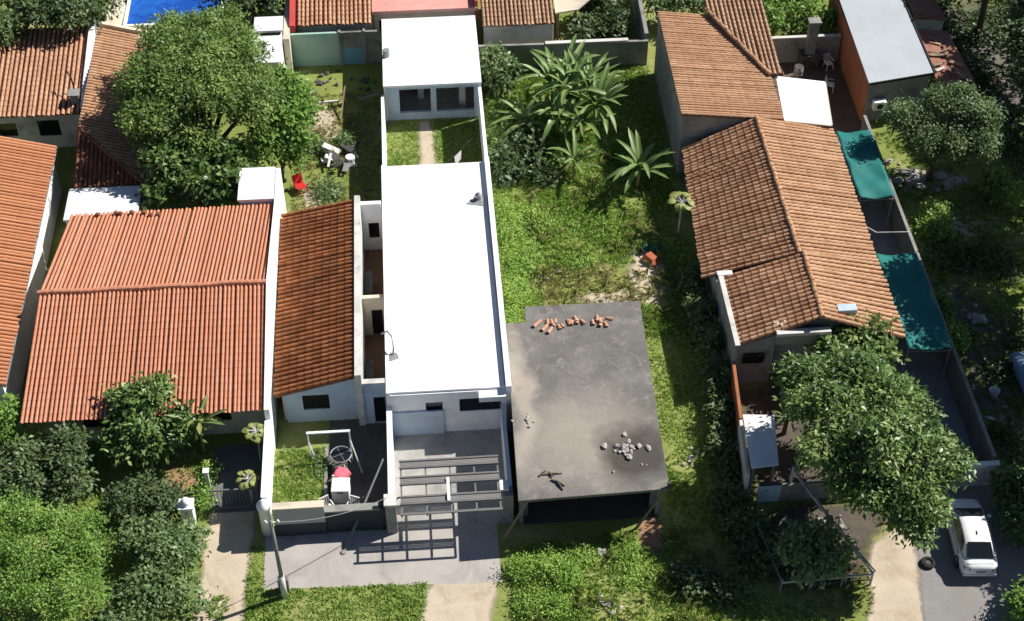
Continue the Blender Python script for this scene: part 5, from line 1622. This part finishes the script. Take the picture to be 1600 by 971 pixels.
tree('ornamental_tree', 'small light-green tree inside the pale-railed fence at bottom right', 'tree', (12.7, -18.2), [(11.8, -18.3, 1.9, .8, .8, .7), (13.0, -18.0, 2.0, .9, .8, .7), (12.8, -19.3, 1.4, .9, .7, .7), (13.6, -18.8, 1.5, .7, .7, .7)], 430, 8, 0.27, 0.5, L_GREY, 0.08, tintb=.62)
for lab, b, lob in (
        ('dark shrub in shade left of the pale-railed fence', (10.0, -16.6), [(10.2, -15.6, .4, .8, .9, .4), (10.3, -17.6, .4, .7, 1.0, .4)]),
        ('dark bush on the shaded verge below the white debris', (7.8, -18.8), [(7.3, -18.6, .35, .8, .7, .4), (8.6, -19.3, .35, .9, .6, .4)]),
        ('dark bush against the weathered house wall, mid lot', (9.8, -1.6), [(10.2, 1.0, .6, .5, 1.3, .6), (10.2, -1.6, .8, .6, 1.2, .8), (10.3, -3.8, .8, .6, 1.2, .8)]),
        ('dark bush on the shaded strip level with the slab roof', (9.4, -7.8), [(10.3, -6.4, .7, .6, 1.2, .7), (10.1, -8.8, .6, .6, 1.2, .6), (9.8, -10.6, .5, .6, .9, .5)]),
        ('dark bush beside the brick-red wall', (9.6, -12.6), [(10.0, -12.2, .3, .4, 1.2, .35), (9.6, -14.0, .3, .6, .8, .35)])):
    tree('shrub', lab, 'shrub', b, lob, 330, 8, 0.27, 0.5, L_DARK, 0.07, tintb=.7)
tree('roadside_shrub', 'leafy shrub at the right edge beside the parked car', 'shrub', (23.4, -15.8), [(23.5, -15.0, 1.0, .9, 1.1, .9), (23.0, -17.2, .9, .9, 1.1, .8), (24.5, -16.2, 1.1, 1.0, 1.2, 1.0)], 520, 8, 0.3, 0.5, L_BROAD, 0.08)
tree('roadside_shrub', 'small bright shrub in the bottom right corner', 'shrub', (21.7, -21.9), [(21.7, -21.8, .8, .8, .9, .7), (22.8, -21.2, .8, .8, .8, .7)], 260, 8, 0.26, 0.5, L_BRIGHT, 0.06)

# right side
tree('shade_tree', 'dense dark tree standing over white rubble at upper right', 'tree', (25.9, 9.2),
     [(24.2, 10.2, 3.7, 1.5, 1.3, 1.1), (26.4, 10.8, 4.4, 1.6, 1.4, 1.2), (28.0, 10.0, 4.3, 1.5, 1.4, 1.2), (28.1, 8.3, 3.4, 1.2, 1.2, 1.0), (24.8, 8.8, 3.3, 1.2, 1.1, .9), (26.6, 8.6, 3.7, 1.4, 1.2, 1.0)], 1900, 9, 0.2, 0.5, L_DARKMID, 0.2, fork=1.9, tintb=.5)
for lab, b, lob in (
        ('tall dark tree off the right edge, level with the lower awning', (32, 0.5), [(30.4, -1.4, 8.8, 2.7, 2.6, 2.0), (31.2, 1.8, 9.6, 2.6, 2.4, 1.8), (34.0, 2.6, 9.0, 2.6, 2.4, 1.8), (33.2, -.5, 8.2, 2.6, 2.6, 2.2), (29.0, 0.8, 10.0, 1.6, 2.0, 1.2)]),
        ('tall dark tree off the right edge, level with the sandy clearing', (34.6, 4.6), [(34.6, 5.4, 8.6, 2.6, 2.2, 2.0), (36.5, 7.5, 8.0, 2.4, 2.2, 2.0)]),
        ('tall dark tree off the right edge, level with the driveway end', (32.2, -7.0), [(30.4, -5.6, 9.0, 2.6, 2.6, 2.0), (30.2, -8.8, 8.4, 2.6, 2.4, 2.0), (33.0, -7.0, 8.4, 2.6, 2.6, 2.0)]),
        ('tall dark tree off the right edge, level with the parked car', (31.0, -14.0), [(29.4, -12.2, 7.8, 2.3, 2.2, 1.8), (28.6, -17.0, 6.4, 1.6, 1.6, 1.3), (31.6, -14.2, 7.8, 2.4, 2.4, 1.9), (28.8, -20.4, 6.4, 2.0, 1.8, 1.5)]),
        ('dark tree in the top right corner, right of the plank-strewn shed', (33.6, 15.5), [(33.2, 14.6, 5.4, 1.7, 1.9, 1.6), (34.2, 17.2, 6.0, 2.0, 2.0, 1.7), (32.8, 11.4, 5.0, 1.5, 1.5, 1.4)]),
        ('dark tree off the right edge, above the white rubble', (37.0, 12.5), [(36.4, 11.4, 7.6, 2.6, 2.4, 2.0), (37.5, 15.0, 8.0, 2.6, 2.6, 2.0)]),
        ('dark tree off the top right corner', (38.5, 20.5), [(37.6, 19.4, 7.6, 2.8, 2.4, 2.0), (38.2, 23.6, 8.2, 2.8, 2.6, 2.0), (35.2, 28.0, 7.0, 2.6, 2.4, 2.0)]),
        ('dark tree at the very top right, behind the reddish roof corner', (33.0, 23.5), [(32.6, 22.6, 5.4, 1.9, 1.9, 1.6), (33.4, 25.6, 5.6, 2.0, 2.0, 1.7), (31.6, 26.5, 5.0, 1.6, 1.6, 1.5), (30.6, 24.0, 4.2, 1.2, 1.4, 1.2)])):
    tree('shadow_tree', lab, 'tree', b, lob, 1900, 9, 0.36, 0.5, L_DARK, 0.25, tintb=.55, group='tall dark trees along the right side', fork=3.5)
tree('yellow_shrub', 'yellow-green sunlit shrub at the right edge beside the rubble', 'shrub', (29.7, 7.4), [(30.0, 6.9, .7, .9, .7, .6), (29.4, 7.8, .8, .8, .7, .6)], 260, 8, 0.26, 0.5, L_BRIGHT, 0.06, tintb=.85)
tree('yellow_shrub', 'sunlit shrub on the sandy clearing below the rubble', 'shrub', (25.0, 5.0), [(25.1, 5.7, .6, .8, .6, .5), (25.0, 4.3, .5, .8, .6, .5)], 220, 8, 0.24, 0.5, L_BRIGHT, 0.05, tintb=.7)
tree('low_shrub', 'scrappy shrub against the outside of the awning driveway wall', 'shrub', (23.4, -3.2), [(23.3, -2.6, .8, .4, 1.0, .8), (23.4, -4.6, .7, .4, .9, .7)], 180, 8, 0.26, 0.5, L_BRIGHT, 0.05, tintb=.45)

# top edge
for lab, b, lob, m in (
        ('sunlit hedge behind the patio wall at the top', (20.6, 24.6), [(19.2, 24.6, 1.5, 1.3, 1.1, 1.1), (21.2, 24.5, 1.5, 1.2, 1.1, 1.1), (22.6, 24.0, 1.4, .8, 1.2, 1.0), (20.2, 26.5, 1.5, 2.0, 1.0, 1.0)], L_BRIGHT),
        ('sunlit shrubs at the top above the weathered house', (15.5, 26.4), [(13.6, 26.4, 1.5, 1.4, 1.2, 1.1), (16.2, 26.2, 1.6, 1.5, 1.3, 1.1), (18.0, 27.0, 1.5, 1.2, 1.2, 1.0), (11.8, 27, 1.4, 1.0, 1.0, .9)], L_GREY),
        ('dark shrub behind the empty lot\'s rear wall at the top', (7.8, 25.4), [(6.6, 24.6, 1.1, 1.2, .9, .9), (8.6, 25.2, 1.0, 1.1, 1.1, .9), (8.0, 27.4, 1.4, 1.2, 1.2, 1.1)], L_DARK),
        ('round leafy shrub against the white rear building', (0.8, 20.9), [(0.5, 21.0, 1.4, .9, 1.0, .9), (1.2, 20.4, 1.1, .7, .8, .8), (.6, 19.6, .9, .7, .6, .7)], L_GREY)):
    tree('shrub', lab, 'shrub', b, lob, 520, 8, 0.32, 0.5, m, 0.08)

# ---- plants whose large leaves can be told apart
def blade_mesh(name, L, W, arch, mat, fold=0.18, tear=True):
    n = 9
    vs, fs, tt = [], [], []
    for i in range(n + 1):
        t = i / n
        y = L * (t - 0.12 * arch * t * t)
        z = L * arch * (0.75 * t - 1.15 * t * t)
        w = W * 0.5 * math.sin(math.pi * min(1, t * 0.93 + 0.07)) ** 0.55 * (1 if not tear else random.uniform(.85, 1.05))
        for k in (-1, -0.5, 0, 0.5, 1):
            vs.append((k * w, y + (random.uniform(-.03, .03) if tear and abs(k) == 1 else 0), z + fold * w * (abs(k) ** 1.2) - (0.1 * w if abs(k) == 1 else 0)))
            tt.append(0.75 if k == 0 else random.uniform(.25, .65))
    for i in range(n):
        for k in range(4):
            a = i * 5 + k
            fs.append((a, a + 1, a + 6, a + 5))
    me = MB().add(vs, fs).mesh(name, smooth=True)
    set_tint(me, tt)
    me.materials.append(mat)
    return me

BLADES = [blade_mesh('banana_leaf', 2.6, .38, a, L_BANANA, fold=.5) for a in (.15, .35, .55, .8)]
BLADES_Y = [blade_mesh('banana_leaf', 1.6, .5, a, L_PALE) for a in (.4, .8)]

def banana(label, x, y, h, n, sc_=1.0, group=None, meshes=None, lean=(0, 0)):
    r = thing('banana_plant', label, 'banana plant', (x, y, 0), group)
    top = (lean[0], lean[1], h)
    MB().tube([(0, 0, 0), (lean[0] * .4, lean[1] * .4, h * .5), top], [.14 * sc_, .12 * sc_, .08 * sc_], 9).build('stem', M('banana_stem', (.2, .2, .08), .8, .25, 3), r, local=True, smooth=True)
    for i in range(n):
        o = bpy.data.objects.new('leaf', random.choice(meshes or BLADES))
        COL.objects.link(o)
        o.parent = r
        o.location = (top[0], top[1], top[2] - random.uniform(0, .3))
        a = i * 2.39996 + random.uniform(-.25, .25)
        o.rotation_euler = Euler((random.uniform(.1, 1.0), random.uniform(-.3, .3), a), 'XYZ')
        s = sc_ * random.uniform(.75, 1.15)
        o.scale = (s, s, s)
    return r
banana('tallest banana plant in the clump below the lot\'s rear wall', 4.9, 16.6, 2.3, 30, 1.05)
banana('banana plant on the upper left of the clump below the rear wall', 3.9, 17.8, 2.0, 24, 1.0)
banana('banana plant on the upper right of the clump below the rear wall', 6.1, 17.7, 2.0, 24, 1.0)
banana('banana plant at the clump\'s right, leaves toward the dark strip', 6.3, 15.6, 1.9, 22, 1.0)
banana('banana plant at the lower left of the clump', 3.9, 15.0, 1.7, 14, .95)
banana('banana plant at the very top of the clump, touching the rear wall', 5.0, 18.9, 2.3, 16, 1.0)
banana('young banana plant filling the clump\'s lower right', 5.4, 14.6, 1.5, 14, .9)
banana('low banana plant among dark weeds beside the white court wall', 2.0, 15.4, 1.0, 13, .85)
banana('small banana plant in the middle of the lot below the clump', 4.6, 11.4, 1.0, 12, .8)
banana('lone banana plant near the long shadow edge, mid lot', 8.3, 9.8, 1.6, 20, .95)
banana('yellowing banana plant reaching over the salmon eave', -16.2, -9.1, 2.5, 14, .75, meshes=BLADES_Y + BLADES[:2])
for i, (x, y, h_, s_, lab) in enumerate(((14.1, -8.4, 1.6, .7, 'spiky palm plant at the weathered house front'), (13.2, -9.9, 1.2, .55, 'small spiky palm just above the flecked carport'))):
    r = thing('palm_plant', lab, 'palm', (x, y, 0))
    MB().tube([(0, 0, 0), (.05, 0, h_)], [.14, .1], 8).build('stem', BARK, r, local=True, smooth=True)
    if i == 0:
        FROND = blade_mesh('frond', 1.5, .22, .6, L_GREY)
    for k in range(16):
        o = bpy.data.objects.new('frond', FROND)
        COL.objects.link(o)
        o.parent = r
        o.location = (.05, 0, h_)
        o.rotation_euler = Euler((random.uniform(-.2, .9), random.uniform(-.3, .3), k * 2.4), 'XYZ')
        o.scale = (s_ * 1.2,) * 3

LOBE = blade_mesh('broad_leaf', .55, .5, .5, L_PALE, fold=.1, tear=False)
def papaya(label, x, y, h, n, s=1.0, cat='papaya plant'):
    r = thing('papaya_plant', label, cat, (x, y, 0))
    MB().tube([(0, 0, 0), (.04, .02, h * .5), (0, 0, h)], [.07, .06, .04], 8).build('stem', DIRTYWHITE, r, local=True, smooth=True)
    for i in range(n):
        a = i * 2.39996
        el = random.uniform(.1, .7)
        d = Vector((math.cos(a) * math.cos(el), math.sin(a) * math.cos(el), math.sin(el))) * (.45 * s * random.uniform(.8, 1.2))
        p0 = Vector((0, 0, h - random.uniform(0, .25)))
        MB().tube([p0, p0 + d * .6 + Vector((0, 0, .04)), p0 + d], [.02, .016, .012], 5).build('stalk', DIRTYWHITE, r, local=True)
        o = bpy.data.objects.new('leaf', LOBE)
        COL.objects.link(o)
        o.parent = r
        o.location = p0 + d
        o.rotation_euler = Euler((random.uniform(-.5, .2), random.uniform(-.3, .3), a - math.pi / 2), 'XYZ')
        o.scale = (s * random.uniform(.85, 1.2),) * 3
papaya('pale-leaved papaya beside the left eave of the weathered house', 10.1, 5.6, 2.5, 12, .9)
papaya('pale yellow leafy plant against the white driveway wall, under the eave', -13.4, -9.7, 2.3, 24, .62)
papaya('pale leafy plant against the white driveway wall, near its end post', -13.7, -12.4, 1.9, 20, .62)

# ---- grass and weeds
DRYSPOT = blob_poly(4.6, 1.2, 3.4, 2.4, rough=.12, ph=.7)
grass('rough green grass of the empty lot behind the slab building', [rect(-0.55, 10.4, -2.6, 22.0)], 42, .2, L_GRASS, .5, .35, holes=[blob_poly(7.9, 2.2, 1.0, 2.3, rough=.2), DRYSPOT])
grass('dry tan grass just behind the slab building', [DRYSPOT], 38, .16, L_DRY, .6, .3)
grass('tall dry stalks poking up through the empty lot', [rect(1.0, 9.0, -2.4, 13), [(-1.0, -21), (8, -21.5), (8.5, -16), (-.5, -16.2)]], 1.6, .5, L_DRY, .35, .1, blades=6, width=.025)
grass('grass strip right of the slab building', [rect(6.6, 10.9, -16, -2.6)], 45, .13, L_GRASS, .55, .3)
grass('grass before the slab building', [[(-1.4, -22), (15, -23), (10.6, -19.4), (10.3, -15.7), (6.8, -15.4), (-1.3, -15.8)]], 42, .17, L_GRASS, .5, .35, holes=[rect(4.9, 6.2, -16.6, -14)])
grass('mown street verge below the sidewalk', [[(-13.75, -20.6), (-13.7, -15.0), (-12.95, -14.8), (-12.95, -17.6), (-5.3, -17.75), (-5.6, -20.8)]], 75, .11, L_GRASS, .5, .5)
grass('grass tuft in the sandy path left of the verge', [blob_poly(-15.0, -18.6, .45, .9)], 75, .13, L_GRASS, .45, .5)
grass('clipped lawn of the white house back court', [rect(-6.65, -4.7, 9.3, 17.3), rect(-3.75, -0.9, 9.3, 17.3)], 60, .1, L_GRASS, .45, .5)
grass('raised lawn behind the grey street wall', [rect(-12.6, -10.2, -14.15, -9.5)], 75, .15, L_GRASS, .55, .5, z=.4)
grass('dry patchy grass in the backyard of the narrow house', [rect(-12.4, -7.0, 6.1, 20.5)], 34, .15, L_DRY, .45, .1)
grass('patchy grass in the salmon house garden', [rect(-25.5, -15.8, -19.8, -8)], 22, .13, L_GRASS, .4, .2)
grass('rough grass in the shaded yards at right', [rect(22.9, 34, -13, 14)], 24, .16, L_GRASS, .35, .1)
grass('thin grass round the fenced small tree', [[(10.8, -22.5), (14.6, -22.6), (15.6, -19.8), (15.4, -16), (10.6, -16)]], 22, .13, L_DRY, .3, .1)
weeds('bright low weeds along the white house wall', [(.4, 7.2, .9, 2.0, .5), (.8, 4.2, 1.3, 1.8, .55), (.3, 1.5, .8, 1.8, .5), (-.1, -1.0, .5, 1.4, .45), (1.9, 7.3, 1.2, 1.4, .4)], 2400, .13, L_WEED, .6)
weeds('dark tangled weeds left of the banana clump', [(1.2, 14.5, 1.6, 2.2, .7), (.6, 17.6, 1.0, 1.4, .6), (3.0, 12.6, 1.5, 1.5, .5)], 520, .3, L_MANGO, .5)
weeds('shadowy broad weeds beside the white house, left of the bananas', [(.6, 12.4, 1.1, 2.0, 1.2), (1.8, 13.6, 1.2, 1.6, 1.3), (2.6, 11.2, 1.0, 1.0, .8)], 420, .42, L_DARK, .5)
weeds('mixed weeds in the middle of the empty lot', [(3.6, 6.8, 1.6, 1.5, .35), (5.8, 6.4, 1.6, 1.6, .4), (4.2, 3.6, 1.6, 1.0, .35), (6.4, 9.5, 1.0, 1.0, .4)], 900, .12, L_WEED, .45)
weeds('bushy weeds before the slab building', [(-.9, -17.5, .7, .8, .8), (.3, -17.4, 1.0, .8, .8), (1.3, -18.0, .9, .9, .7), (-.6, -19.3, .9, .9, .6), (.6, -19.6, .9, .8, .5), (2.0, -16.9, .8, .6, .5), (4.2, -16.9, .8, .7, .4), (4.4, -18.2, .9, .8, .4)], 2200, .12, L_WEED, .5)
weeds('garden weeds on the raised lawn', [(-10.4, -10.4, .35, 1.2, .7), (-11.9, -9.7, .8, .4, .4)], 160, .2, L_GREY, .45)
weeds('scrubby backyard growth behind the narrow house', [(-10.3, 10.6, .9, 1.3, .6), (-11.2, 15.2, .8, .8, .5), (-9.3, 15.2, .7, 1.0, .7), (-10.4, 14.6, .8, .6, .4), (-9.6, 8.6, .8, .8, .4)], 420, .2, L_GREY, .5)
weeds('yellow-green clump in front of the white pillar', [(-16.2, -12.2, .6, .8, .6), (-15.9, -10.6, .5, .9, .5)], 170, .18, L_BRIGHT, .75)
soil('bare_earth', blob_poly(33.5, 19, 4.0, 10.0, ph=1.1), 0.006, M('shaded_yard_soil', (0.16, 0.14, 0.125)))  # dark soil colour puts tree shade over this corner's open lawn
weeds('dark undergrowth below the trees in the top right corner', [(31.5, 19, 1.6, 2.6, .9), (33.5, 14.0, 2.0, 2.4, .9), (35.5, 19, 2.0, 3.0, 1.0), (33.5, 24, 2.2, 2.6, 1.0), (31.0, 23.5, 1.2, 2.0, .9), (36.5, 26, 2.4, 3.0, 1.0), (31.0, 28, 2, 2, 1.0), (31.2, 12.5, 1.3, 1.6, .8)], 1300, .32, L_DARK, .5)
weeds('undergrowth in the shaded yards at right', [(25.5, 2.2, 1.8, 1.6, .6), (27.6, 1.8, 1.6, 2.0, .8), (24.2, -11.5, .9, 1.6, .5), (27.6, -4.5, 1.4, 2.4, .7), (31.3, 8.0, 1.5, 1.5, .9), (25.5, -6.8, 1.2, 1.4, .4)], 620, .28, L_DARK, .6)
